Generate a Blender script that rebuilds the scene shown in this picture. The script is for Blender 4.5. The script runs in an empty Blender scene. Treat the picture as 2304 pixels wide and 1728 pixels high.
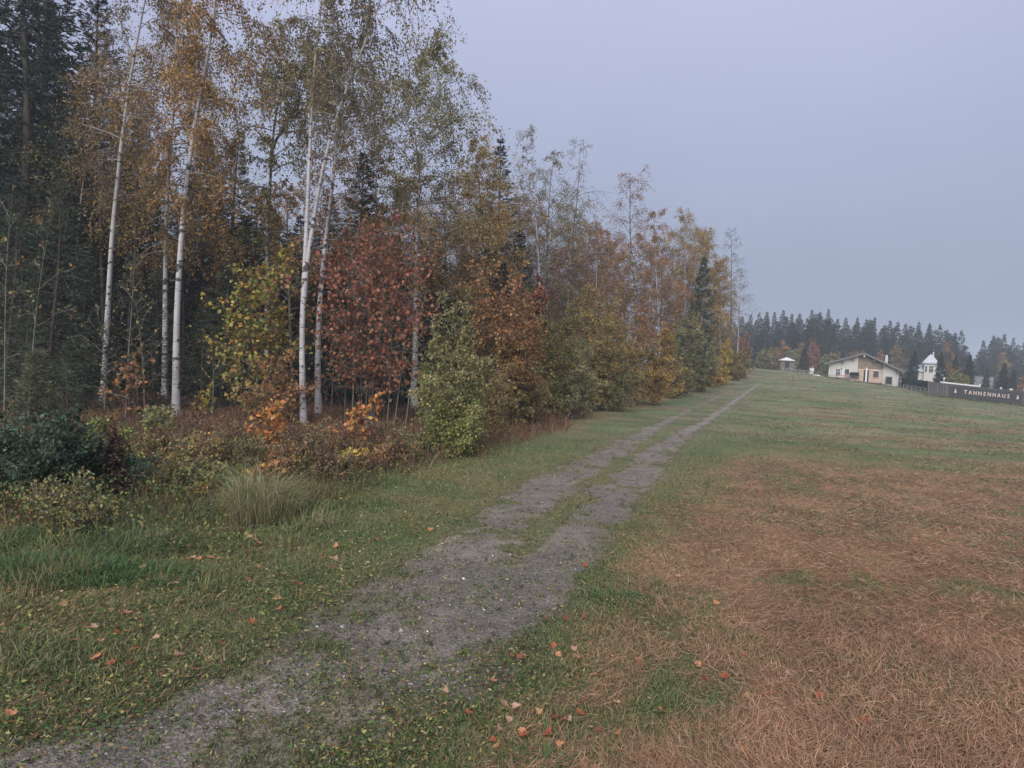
import bpy, math, random
import numpy as np
from mathutils import Matrix, Vector

sc = bpy.context.scene
R = math.radians
# ------------------------------------------------------------------ camera
CAM_H = 3.0
FPX = 1370.0                       # focal length in pixels of a 2304 px wide frame
PITCH, ROLL = -math.atan(52 / FPX), R(3.0)
fw = np.array([0, math.cos(PITCH), math.sin(PITCH)])
up0 = np.array([0, -math.sin(PITCH), math.cos(PITCH)])
rt0 = np.array([1.0, 0, 0])
rt = rt0 * math.cos(ROLL) + up0 * math.sin(ROLL)
up = up0 * math.cos(ROLL) - rt0 * math.sin(ROLL)
camd = bpy.data.cameras.new('camera')
cam = bpy.data.objects.new('camera', camd)
sc.collection.objects.link(cam)
cam.matrix_world = Matrix(((rt[0], up[0], -fw[0], 0), (rt[1], up[1], -fw[1], 0),
                           (rt[2], up[2], -fw[2], CAM_H), (0, 0, 0, 1)))
camd.sensor_width = 36
camd.lens = 36 * FPX / 2304
camd.clip_start, camd.clip_end = 0.1, 5000
sc.camera = cam

# ------------------------------------------------------------------ sky, sun, exposure
SUN_EL, SUN_AZ = R(36), R(196)     # behind the camera, a little to the left
w = bpy.data.worlds.new('World'); sc.world = w; w.use_nodes = True
nt = w.node_tree; nt.nodes.clear()
def wn(t, **k):
    n = nt.nodes.new(t)
    for a, b in k.items(): setattr(n, a, b)
    return n
sky = wn('ShaderNodeTexSky', sky_type='NISHITA', sun_disc=False, sun_elevation=SUN_EL, sun_rotation=SUN_AZ,
         air_density=1.5, dust_density=6.0, ozone_density=1.5)
tc = wn('ShaderNodeTexCoord'); sep = wn('ShaderNodeSeparateXYZ')
mr = wn('ShaderNodeMapRange'); mr.inputs['From Min'].default_value = -0.05; mr.inputs['From Max'].default_value = 0.55
mr.inputs['To Min'].default_value = 0.0; mr.inputs['To Max'].default_value = 1.0
ramp = wn('ShaderNodeValToRGB')    # overcast deck: paler overhead, greyer towards the horizon
ramp.color_ramp.elements[0].color = (0.21, 0.245, 0.33, 1); ramp.color_ramp.elements[0].position = 0.0
ramp.color_ramp.elements[1].color = (0.41, 0.435, 0.605, 1); ramp.color_ramp.elements[1].position = 1.0
e = ramp.color_ramp.elements.new(0.35); e.color = (0.245, 0.284, 0.388, 1)
cn = wn('ShaderNodeTexNoise'); cn.inputs['Scale'].default_value = 2.2; cn.inputs['Detail'].default_value = 5
cmr = wn('ShaderNodeMapRange'); cmr.inputs['To Min'].default_value = 8.6; cmr.inputs['To Max'].default_value = 11.0
mul = wn('ShaderNodeVectorMath', operation='MULTIPLY')
mix = wn('ShaderNodeMix', data_type='RGBA'); mix.inputs['Factor'].default_value = 0.93
bg = wn('ShaderNodeBackground'); bg.inputs['Strength'].default_value = 0.10
wo = wn('ShaderNodeOutputWorld')
L = nt.links.new
L(tc.outputs['Generated'], sep.inputs[0]); L(sep.outputs['Z'], mr.inputs['Value']); L(mr.outputs[0], ramp.inputs[0])
L(tc.outputs['Generated'], cn.inputs['Vector']); L(cn.outputs[0], cmr.inputs['Value'])
L(ramp.outputs[0], mul.inputs[0]); L(cmr.outputs[0], mul.inputs[1])
L(sky.outputs[0], mix.inputs['A']); L(mul.outputs[0], mix.inputs['B'])
L(mix.outputs['Result'], bg.inputs['Color']); L(bg.outputs[0], wo.inputs['Surface'])
sl = bpy.data.lights.new('sun', 'SUN'); sl.energy = 4.4; sl.angle = R(60); sl.color = (1.0, 0.96, 0.9)
sun = bpy.data.objects.new('sun', sl); sc.collection.objects.link(sun)
sd = Vector((math.sin(SUN_AZ) * math.cos(SUN_EL), math.cos(SUN_AZ) * math.cos(SUN_EL), math.sin(SUN_EL)))
sun.rotation_euler = sd.to_track_quat('Z', 'Y').to_euler()
sun.location = (0, -20, 60)
vs = sc.view_settings
vs.view_transform = 'Standard'; vs.look = 'None'; vs.exposure = 0.47; vs.gamma = 1; vs.use_curve_mapping = False
cy = sc.cycles
cy.max_bounces = 6; cy.diffuse_bounces = 3; cy.glossy_bounces = 2; cy.transmission_bounces = 3
cy.transparent_max_bounces = 4; cy.volume_bounces = 1; cy.use_denoising = True
cy.caustics_reflective = False; cy.caustics_refractive = False

# ------------------------------------------------------------------ helpers
rng = np.random.default_rng(7)
random.seed(7)

def hash2(ix, iy, s):
    h = (ix.astype(np.int64) * 374761393 + iy.astype(np.int64) * 668265263 + s * 974634777) & 0xffffffff
    h = ((h ^ (h >> 13)) * 1274126177) & 0xffffffff
    return ((h ^ (h >> 16)) & 0xffff) / 65535.0
def noise(x, y, scale, seed=0, octv=3):
    x = np.asarray(x, float) / scale; y = np.asarray(y, float) / scale
    o = np.zeros(np.broadcast(x, y).shape); a = 1.0; t = 0
    for k in range(octv):
        ix, iy = np.floor(x), np.floor(y); fx, fy = x - ix, y - iy
        fx = fx * fx * (3 - 2 * fx); fy = fy * fy * (3 - 2 * fy)
        n = (hash2(ix, iy, seed + k) * (1 - fx) + hash2(ix + 1, iy, seed + k) * fx) * (1 - fy) + \
            (hash2(ix, iy + 1, seed + k) * (1 - fx) + hash2(ix + 1, iy + 1, seed + k) * fx) * fy
        o += a * n; t += a; a *= 0.5; x = x * 2.03 + 7.1; y = y * 2.03 + 3.3
    return o / t
def sstep(a, b, x):
    t = np.clip((np.asarray(x, float) - a) / (b - a), 0, 1); return t * t * (3 - 2 * t)
def lerp(a, b, t): return a + (b - a) * t
def nrm(v): return v / np.maximum(np.linalg.norm(v, axis=-1, keepdims=True), 1e-9)

def terrain(x, y):
    x = np.asarray(x, float); y = np.asarray(y, float)
    v = x - 0.4 * y
    z = 4.2 * sstep(35, 145, y) * (1 - sstep(0, 55, v))
    far = sstep(15, 60, np.hypot(x, y))
    z = z + 0.10 * (noise(x, y, 6, 11, 2) - .5) * (0.3 + 0.7 * far) + 0.05 * (noise(x, y, 1.1, 5, 2) - .5) * (1 - 0.6 * far)
    return z

CO = np.array([0, 0, CAM_H])
def ray(px, py):
    d = fw + rt * (px - 1152) / FPX - up * (py - 864) / FPX
    return d / d[1]                         # unit depth along +Y
def proj(p):
    q = np.asarray(p) - CO; f = q @ fw
    return 1152 + FPX * (q @ rt) / f, 864 - FPX * (q @ up) / f
def onray(px, py, depth): return CO + ray(px, py) * depth
def hit(px, py):                            # where the line of sight through a photo pixel meets the ground
    d = ray(px, py); t = 2.0
    while t < 400:
        p = CO + d * t
        if p[2] <= terrain(p[0], p[1]): break
        t *= 1.004
    p = CO + d * t; p[2] = float(terrain(p[0], p[1])); return p
def G(px, depth):                           # a spot on the ground at that depth, under that photo column
    py = 860
    for _ in range(5):
        p = onray(px, py, depth); p[2] = float(terrain(p[0], p[1])); py = proj(p)[1]
    return p
def hgt(p, py): return float(onray(proj(p)[0], py, p[1])[2] - p[2])

class Geo:
    def __init__(s): s.V = []; s.F = []; s.C = []; s.M = []; s.n = 0
    def add(s, V, F, col=(1, 1, 1), mat=0):
        V = np.asarray(V, float).reshape(-1, 3); F = np.asarray(F, np.int64)
        s.F.append(F + s.n); s.V.append(V); s.M.append(np.full(len(F), mat))
        c = np.asarray(col, float)
        if c.ndim == 1: c = np.tile(c, (len(V), 1))
        s.C.append(c); s.n += len(V)
    def box(s, x0, x1, y0, y1, z0, z1, col=(1, 1, 1), mat=0):
        V = [(x, y, z) for z in (z0, z1) for y in (y0, y1) for x in (x0, x1)]
        s.add(V, [(0, 2, 3, 1), (4, 5, 7, 6), (0, 1, 5, 4), (1, 3, 7, 5), (3, 2, 6, 7), (2, 0, 4, 6)], col, mat); return s
    def prism(s, prof, y0, y1, col=(1, 1, 1), mat=0):      # profile in x,z pushed along y
        n = len(prof)
        V = [(x, y0, z) for x, z in prof] + [(x, y1, z) for x, z in prof]
        for k in range(n):
            a, b = k, (k + 1) % n
            s.add([V[a], V[b], V[b + n], V[a + n]], [(0, 1, 2, 3)], col, mat)
        s.add(V[:n], [tuple(range(n))[::-1]], col, mat); s.add(V[n:], [tuple(range(n))], col, mat); return s
    def mesh(s, name, mats, smooth=False):
        me = bpy.data.meshes.new(name)
        V = np.concatenate(s.V); C = np.concatenate(s.C)
        tot = np.concatenate([np.full(len(f), f.shape[1]) for f in s.F])
        lp = np.concatenate([f.ravel() for f in s.F])
        me.vertices.add(len(V)); me.vertices.foreach_set('co', V.astype(np.float32).ravel())
        me.loops.add(len(lp)); me.loops.foreach_set('vertex_index', lp.astype(np.int32))
        me.polygons.add(len(tot))
        st = np.concatenate([[0], np.cumsum(tot)[:-1]])
        me.polygons.foreach_set('loop_start', st.astype(np.int32))
        me.polygons.foreach_set('loop_total', tot.astype(np.int32))
        me.polygons.foreach_set('material_index', np.concatenate(s.M).astype(np.int32))
        me.polygons.foreach_set('use_smooth', np.full(len(tot), smooth))
        at = me.color_attributes.new('Col', 'FLOAT_COLOR', 'POINT')
        at.data.foreach_set('color', np.concatenate([C, np.ones((len(C), 1))], 1).astype(np.float32).ravel())
        me.update(calc_edges=True)
        for m in (mats if isinstance(mats, (list, tuple)) else [mats]): me.materials.append(m)
        return me
    def obj(s, name, mats, parent=None, smooth=False, **props):
        o = bpy.data.objects.new(name, s.mesh(name, mats, smooth)); sc.collection.objects.link(o)
        if parent: o.parent = parent
        for k, v in props.items(): o[k] = v
        return o
def link(name, me, parent=None, **props):
    o = bpy.data.objects.new(name, me); sc.collection.objects.link(o)
    if parent: o.parent = parent
    for k, v in props.items(): o[k] = v
    return o
def thing(name, label, cat, loc=(0, 0, 0), rz=0, scale=1, group=None):
    o = bpy.data.objects.new(name, None); sc.collection.objects.link(o)
    o.empty_display_size = 0.2
    o.location = loc; o.rotation_euler = (0, 0, rz)
    o.scale = (scale,) * 3 if np.isscalar(scale) else scale
    o['label'] = label; o['category'] = cat
    if group: o['group'] = group
    return o

# ------------------------------------------------------------------ materials
def newmat(name):
    m = bpy.data.materials.new(name); m.use_nodes = True
    n = m.node_tree; n.nodes.clear()
    out = n.nodes.new('ShaderNodeOutputMaterial'); b = n.nodes.new('ShaderNodeBsdfPrincipled')
    n.links.new(b.outputs[0], out.inputs['Surface'])
    b.inputs['Specular IOR Level'].default_value = 0.25
    return m, n, b, out
def leafmat(name, rough=0.6, trans=0.3, spec=0.25):
    m, n, b, out = newmat(name)
    a = n.nodes.new('ShaderNodeAttribute'); a.attribute_name = 'Col'
    oi = n.nodes.new('ShaderNodeObjectInfo')
    hs = n.nodes.new('ShaderNodeHueSaturation')
    mr = n.nodes.new('ShaderNodeMapRange'); mr.inputs['To Min'].default_value = 0.85; mr.inputs['To Max'].default_value = 1.12
    n.links.new(oi.outputs['Random'], mr.inputs['Value']); n.links.new(mr.outputs[0], hs.inputs['Value'])
    n.links.new(a.outputs['Color'], hs.inputs['Color'])
    b.inputs['Roughness'].default_value = rough; b.inputs['Specular IOR Level'].default_value = spec
    n.links.new(hs.outputs[0], b.inputs['Base Color'])
    if trans:
        t = n.nodes.new('ShaderNodeBsdfTranslucent'); mx = n.nodes.new('ShaderNodeMixShader')
        mx.inputs[0].default_value = trans
        n.links.new(hs.outputs[0], t.inputs['Color']); n.links.new(b.outputs[0], mx.inputs[1]); n.links.new(t.outputs[0], mx.inputs[2])
        n.links.new(mx.outputs[0], out.inputs['Surface'])
    return m
def texmat(name, c1, c2, scale=(8, 8, 8), rough=0.8, bump=0.3, detail=5, contrast=(0.35, 0.65), bdist=0.02, spec=0.25):
    """two colours mixed by a stretched noise in object space, with relief"""
    m, n, b, out = newmat(name)
    t = n.nodes.new('ShaderNodeTexCoord'); mp = n.nodes.new('ShaderNodeMapping'); mp.inputs['Scale'].default_value = scale
    nz = n.nodes.new('ShaderNodeTexNoise'); nz.inputs['Scale'].default_value = 1; nz.inputs['Detail'].default_value = detail
    cr = n.nodes.new('ShaderNodeValToRGB')
    cr.color_ramp.elements[0].position, cr.color_ramp.elements[1].position = contrast
    cr.color_ramp.elements[0].color = (*c1, 1); cr.color_ramp.elements[1].color = (*c2, 1)
    n.links.new(t.outputs['Object'], mp.inputs[0]); n.links.new(mp.outputs[0], nz.inputs['Vector'])
    n.links.new(nz.outputs[0], cr.inputs[0]); n.links.new(cr.outputs[0], b.inputs['Base Color'])
    bp = n.nodes.new('ShaderNodeBump'); bp.inputs['Strength'].default_value = bump; bp.inputs['Distance'].default_value = bdist
    n.links.new(nz.outputs[0], bp.inputs['Height']); n.links.new(bp.outputs[0], b.inputs['Normal'])
    b.inputs['Roughness'].default_value = rough; b.inputs['Specular IOR Level'].default_value = spec
    return m
def birchbark(name, white, dark, cover):
    m, n, b, out = newmat(name)
    t = n.nodes.new('ShaderNodeTexCoord')
    def nz(scale, det):
        mp = n.nodes.new('ShaderNodeMapping'); mp.inputs['Scale'].default_value = scale
        z = n.nodes.new('ShaderNodeTexNoise'); z.inputs['Scale'].default_value = 1; z.inputs['Detail'].default_value = det
        n.links.new(t.outputs['Object'], mp.inputs[0]); n.links.new(mp.outputs[0], z.inputs['Vector']); return z
    a = nz((3.2, 3.2, 5.5), 3); bnd = nz((2, 2, 17), 2); big = nz((1.5, 1.5, 0.8), 2)
    r1 = n.nodes.new('ShaderNodeValToRGB'); r1.color_ramp.elements[0].position = cover; r1.color_ramp.elements[1].position = cover + 0.04
    r1.color_ramp.elements[0].color = (0, 0, 0, 1); r1.color_ramp.elements[1].color = (1, 1, 1, 1)
    r2 = n.nodes.new('ShaderNodeValToRGB'); r2.color_ramp.elements[0].position = 0.66; r2.color_ramp.elements[1].position = 0.71
    mult = n.nodes.new('ShaderNodeMath'); mult.operation = 'MULTIPLY_ADD'
    ad = n.nodes.new('ShaderNodeMath'); ad.operation = 'SUBTRACT'
    n.links.new(a.outputs[0], r1.inputs[0]); n.links.new(bnd.outputs[0], r2.inputs[0])
    ad.inputs[0].default_value = 1; n.links.new(r2.outputs[0], ad.inputs[1])
    ml = n.nodes.new('ShaderNodeMath'); ml.operation = 'MULTIPLY'
    n.links.new(r1.outputs[0], ml.inputs[0]); n.links.new(ad.outputs[0], ml.inputs[1])
    mx = n.nodes.new('ShaderNodeMix'); mx.data_type = 'RGBA'
    mx.inputs['A'].default_value = (*dark, 1)
    w2 = n.nodes.new('ShaderNodeValToRGB')
    w2.color_ramp.elements[0].color = (white[0] * .72, white[1] * .7, white[2] * .68, 1); w2.color_ramp.elements[1].color = (*white, 1)
    w2.color_ramp.elements[0].position = .35; w2.color_ramp.elements[1].position = .6
    n.links.new(big.outputs[0], w2.inputs[0]); n.links.new(w2.outputs[0], mx.inputs['B']); n.links.new(ml.outputs[0], mx.inputs['Factor'])
    at = n.nodes.new('ShaderNodeAttribute'); at.attribute_name = 'Col'      # twigs carry darker bark than the stem
    m2 = n.nodes.new('ShaderNodeMix'); m2.data_type = 'RGBA'; m2.blend_type = 'MULTIPLY'; m2.inputs['Factor'].default_value = 1
    n.links.new(mx.outputs['Result'], m2.inputs['A']); n.links.new(at.outputs['Color'], m2.inputs['B'])
    n.links.new(m2.outputs['Result'], b.inputs['Base Color'])
    b.inputs['Roughness'].default_value = .75
    return m
def plain(name, c, rough=0.6, metal=0, var=0.12, scale=3):
    m = texmat(name, tuple(v * (1 - var) for v in c), tuple(min(1, v * (1 + var)) for v in c), (scale,) * 3, rough, 0.1, 4)
    return m
LEAF = leafmat('leaf', .6, .3, .12); NEEDLE = leafmat('needle', .65, .12); BLADE = leafmat('grass_blade', .65, .2, .15)
BIRCH = birchbark('birch_bark', (.31, .305, .325), (.045, .042, .04), .38)
ASPEN = birchbark('aspen_bark', (.20, .19, .18), (.045, .04, .037), .50)
BARK = texmat('brown_bark', (.032, .027, .024), (.075, .063, .055), (14, 14, 3), .9, .5)
GREYBARK = texmat('grey_bark', (.07, .062, .055), (.15, .135, .12), (14, 14, 4), .9, .4)

# ------------------------------------------------------------------ geometry batches
def tubes(P, Rr, k=4):
    N, n, _ = P.shape
    T = nrm(np.gradient(P, axis=1))
    m = nrm(T.mean(1)); ref = np.where(np.abs(m[:, 2:3]) < .8, np.array([[0, 0, 1.]]), np.array([[1., 0, 0]]))
    A = nrm(np.cross(T, ref[:, None, :])); B = np.cross(T, A)
    an = np.arange(k) * 2 * math.pi / k
    V = P[:, :, None, :] + Rr[:, :, None, None] * (np.cos(an)[None, None, :, None] * A[:, :, None, :] + np.sin(an)[None, None, :, None] * B[:, :, None, :])
    i = (np.arange(N)[:, None, None] * n + np.arange(n - 1)[None, :, None]) * k
    j = np.arange(k)[None, None, :]; j2 = (j + 1) % k
    F = np.stack([i + j, i + j2, i + k + j2, i + k + j], -1).reshape(-1, 4)
    return V.reshape(-1, 3), F
def diamonds(C, D, size, asp, rg, wide=.45):
    asp = np.reshape(asp, (-1, 1))
    N = len(C); D = nrm(D)
    W = nrm(np.cross(D, rg.normal(size=(N, 3)))); s = size[:, None]
    nn = np.cross(D, W)
    V = np.stack([C, C + D * s * wide + W * s * asp * .5 + nn * s * .08, C + D * s, C + D * s * wide - W * s * asp * .5 + nn * s * .08], 1)
    return V.reshape(-1, 3), np.arange(N * 4).reshape(N, 4)
def pick(pal, N, rg, jit=.18):
    cs = np.array([p[0] for p in pal]); wt = np.array([p[1] for p in pal], float); wt /= wt.sum()
    c = cs[rg.choice(len(cs), N, p=wt)]
    return np.clip(c * (1 + jit * rg.normal(size=(N, 1))) * (1 + .06 * rg.normal(size=(N, 3))), .004, .8)
def blades(P, az, Ln, el, curl, wd, col, rg):
    """P (N,3) roots; a bent ribbon of one quad and one tip"""
    N = len(P)
    h = np.stack([np.cos(az), np.sin(az), 0 * az], 1); z = np.array([[0, 0, 1.]])
    d1 = h * np.cos(el)[:, None] + z * np.sin(el)[:, None]
    e2 = el - curl
    d2 = h * np.cos(e2)[:, None] + z * np.sin(e2)[:, None]
    side = np.stack([-np.sin(az), np.cos(az), 0 * az], 1)
    tw = rg.uniform(-1, 1, N)[:, None]
    W = nrm(side + tw * np.cross(side, d1)) * (wd * .5)[:, None]
    m = P + d1 * (Ln * .55)[:, None]; t = m + d2 * (Ln * .45)[:, None]
    V = np.stack([P - W, P + W, m + W * .8, m - W * .8, t], 1).reshape(-1, 3)
    b = np.arange(N)[:, None] * 5
    return V, b + np.array([[0, 1, 2, 3]]), b + np.array([[3, 2, 4]]), np.repeat(col, 5, 0)
def add_blades(g, *a):
    V, Q, T, C = blades(*a)
    n = g.n; g.add(V, Q, C); g.F.append(T + n); g.M.append(np.zeros(len(T)))

# palettes -------------------------------------------------------- (leaf reflectance, linear)
P_GOLD = [((.20, .128, .045), 5), ((.165, .10, .04), 4), ((.13, .105, .04), 3), ((.26, .175, .065), 1)]
P_AMBER = [((.205, .118, .042), 5), ((.175, .095, .038), 3), ((.145, .098, .037), 3), ((.25, .15, .055), 1)]
P_OLIVE = [((.105, .10, .042), 5), ((.135, .118, .044), 4), ((.17, .125, .045), 2), ((.075, .078, .036), 2)]
P_OLIVEGREY = [((.105, .098, .055), 5), ((.145, .115, .06), 4), ((.17, .115, .05), 2)]
P_RED = [((.13, .050, .033), 6), ((.105, .040, .028), 4), ((.17, .08, .04), 2), ((.22, .12, .08), 1)]
P_RUST = [((.175, .092, .045), 5), ((.14, .072, .038), 4), ((.12, .082, .038), 3), ((.23, .125, .055), 1)]
P_MAPLEGREEN = [((.135, .125, .035), 5), ((.09, .095, .03), 4), ((.22, .15, .04), 3), ((.20, .085, .03), 1)]
P_LIME = [((.165, .175, .055), 5), ((.115, .135, .05), 4), ((.22, .195, .065), 2), ((.075, .09, .035), 3)]
P_WILLOW = [((.155, .155, .065), 5), ((.10, .11, .055), 4), ((.215, .185, .075), 3), ((.17, .12, .06), 1)]
P_GREYGREEN = [((.10, .105, .058), 5), ((.13, .122, .06), 4), ((.08, .083, .048), 3), ((.17, .135, .055), 2)]
P_BROWN = [((.145, .095, .052), 5), ((.115, .075, .045), 4), ((.19, .13, .05), 2), ((.10, .085, .04), 2)]
P_MIXED = [((.155, .14, .055), 4), ((.19, .12, .05), 3), ((.11, .11, .05), 3), ((.24, .15, .055), 2), ((.12, .075, .042), 2)]
P_YELLOW = [((.26, .19, .05), 5), ((.24, .16, .04), 3), ((.18, .17, .045), 3)]
P_ORANGE = [((.29, .135, .05), 5), ((.26, .145, .055), 3), ((.24, .09, .035), 3), ((.40, .24, .06), 1)]
P_IVY = [((.035, .055, .038), 6), ((.05, .078, .052), 4), ((.028, .042, .03), 3), ((.075, .10, .06), 1)]
P_SPRUCE = [((.020, .031, .024), 5), ((.028, .042, .031), 4), ((.040, .052, .038), 2)]
P_YOUNGSPRUCE = [((.035, .05, .033), 5), ((.05, .065, .04), 4), ((.07, .083, .052), 2)]
P_PINE = [((.03, .05, .036), 5), ((.04, .062, .043), 4)]

LPT, LSZ = 1.9, 1.3
def trunkline(rg, H, lean=.03, n=12):
    t = np.linspace(0, 1, n)
    a, b = rg.uniform(0, 6.28, 2)
    x = lean * H * (t ** 1.3) * math.cos(a) + .012 * H * np.sin(t * 5 + b)
    y = lean * H * (t ** 1.3) * math.sin(a) + .012 * H * np.sin(t * 4 + a)
    return np.stack([x - x[0], y - y[0], t * H], 1)

def broadleaf(seed, stems, r0, cb, Lmax, nb, pal, ls=.09, asp=.62, elev=(15, 60), droop=.2, tw=7, lpt=8, twl=.42,
              hang=.5, jit=.22, shape='oval', bark=None, twcol=(.45, .40, .38), limbcol=(.75, .72, .7), pal2=None, split=.35,
              k=7, base_sag=.12, rtop=.12, stem_r=None, near=False, tri=False):
    """stems: list of (n,3) lines in local metres. returns (trunk mesh, crown mesh)"""
    rg = np.random.default_rng(seed); gt = Geo(); gc = Geo()
    zmax = max(s[-1, 2] for s in stems)
    for si, s in enumerate(stems):
        s = np.asarray(s, float)
        n = 16; tt = np.linspace(0, 1, len(s)); ti = np.linspace(0, 1, n)
        ln = np.stack([np.interp(ti, tt, s[:, q]) for q in range(3)], 1)
        frac = ln[:, 2] / zmax
        rad = r0 * (stem_r[si] if stem_r else 1) * np.maximum(rtop, (1 - ti) ** .85) * (1 + .35 * np.exp(-ti * 22))
        ln0 = ln.copy(); ln0[0, 2] -= base_sag
        V, F = tubes(ln0[None], rad[None], k)
        cc = np.repeat(np.where(ti[:, None] < .72, 1.0, np.array(limbcol)[None]), k, 0); gt.add(V, F, cc)
        t = cb + (1 - cb) * (np.arange(nb) + rg.uniform(0, 1, nb)) / nb
        u = (t - cb) / (1 - cb)
        if shape == 'oval': f = .16 + .84 * np.sin(np.pi * np.clip(u * .86 + .14, 0, 1)) ** .75
        elif shape == 'round': f = .42 + .58 * np.sin(np.pi * np.clip(u * .8 + .16, 0, 1))
        elif shape == 'cone': f = 1.05 - .85 * u
        else: f = .55 + .45 * u
        Lb = Lmax * f * rg.uniform(.45, 1.3, nb)
        st = np.stack([np.interp(t, ti, ln[:, q]) for q in range(3)], 1)
        az = np.arange(nb) * 2.399 + rg.uniform(-.5, .5, nb) + seed
        el = np.radians(lerp(elev[0], elev[1], u) + rg.normal(0, 9, nb))
        d = np.stack([np.cos(az) * np.cos(el), np.sin(az) * np.cos(el), np.sin(el)], 1)
        q = np.linspace(0, 1, 6)[None, :, None]
        P = st[:, None] + d[:, None] * (Lb[:, None, None] * q)
        P[:, :, 2] += -(droop * Lb)[:, None] * q[..., 0] ** 2.2
        P += np.cumsum(rg.normal(0, .035, (nb, 6, 3)), 1) * Lb[:, None, None] * q
        br = np.interp(t, ti, rad)
        Rb = np.maximum(.008, (np.minimum(br * .5, .012 * Lb + .012))[:, None] * (1 - .8 * q[..., 0]))
        V, F = tubes(P, Rb, 4); gt.add(V, F, limbcol)
        # twigs
        M = nb * tw
        bi = np.repeat(np.arange(nb), tw); s_ = rg.uniform(.22, 1.0, M); fi = s_ * 5; i0 = np.minimum(fi.astype(int), 4); fr = (fi - i0)[:, None]
        ts = P[bi, i0] * (1 - fr) + P[bi, i0 + 1] * fr
        bd = nrm(P[bi, i0 + 1] - P[bi, i0])
        td = nrm(.75 * bd + .75 * nrm(rg.normal(size=(M, 3))) + np.array([0, 0, -.15 * hang]))
        tl = Lb[bi] * twl * rg.uniform(.5, 1.2, M)
        qq = np.linspace(0, 1, 3)[None, :, None]
        TP = ts[:, None] + td[:, None] * tl[:, None, None] * qq
        TP[:, :, 2] -= (hang * tl)[:, None] * qq[..., 0] ** 2
        TR = np.full((M, 3), .006) * np.array([1.3, 1, .5])[None] * (1 + r0 * 2)
        V, F = tubes(TP if near else TP[:, ::2], TR if near else TR[:, ::2], 3); gt.add(V, F, twcol)
        # leaves
        if lpt > 0:
            NL = int(M * lpt * LPT); li = rg.choice(M, NL, p=tl / tl.sum()); s2 = rg.uniform(.1, 1.05, NL) ** .8 * 2; j0 = np.minimum(s2.astype(int), 1); fr = (s2 - j0)[:, None]
            C = TP[li, j0] * (1 - fr) + TP[li, j0 + 1] * fr + rg.normal(0, jit, (NL, 3)) * np.minimum(1, tl[li])[:, None]
            D = rg.normal(size=(NL, 3)) + np.array([0, 0, -.7])
            keep = C[:, 2] > .05; C, D, li = C[keep], D[keep], li[keep]; NL = len(C)
            col = pick(pal, NL, rg)
            if pal2 is not None:
                c2 = pick(pal2, NL, rg); m = (C[:, 2] / zmax + rg.normal(0, .1, NL)) < split
                col = np.where(m[:, None], c2, col)
            col = np.clip(col * 1.38 * rg.uniform(.75, 1.25, nb)[bi[li]][:, None], .004, .7)
            V, F = diamonds(C, D, ls * LSZ * rg.uniform(.6, 1.3, NL), asp * (1.5 if tri else 1), rg)
            if tri: V = V.reshape(-1, 4, 3)[:, (0, 1, 2)].reshape(-1, 3); gc.add(V, np.arange(NL * 3).reshape(NL, 3), np.repeat(col, 3, 0))
            else: gc.add(V, F, np.repeat(col, 4, 0))
    return gt.mesh('trunk', bark or BIRCH, True), (gc.mesh('crown', LEAF) if gc.n else None)

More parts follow.
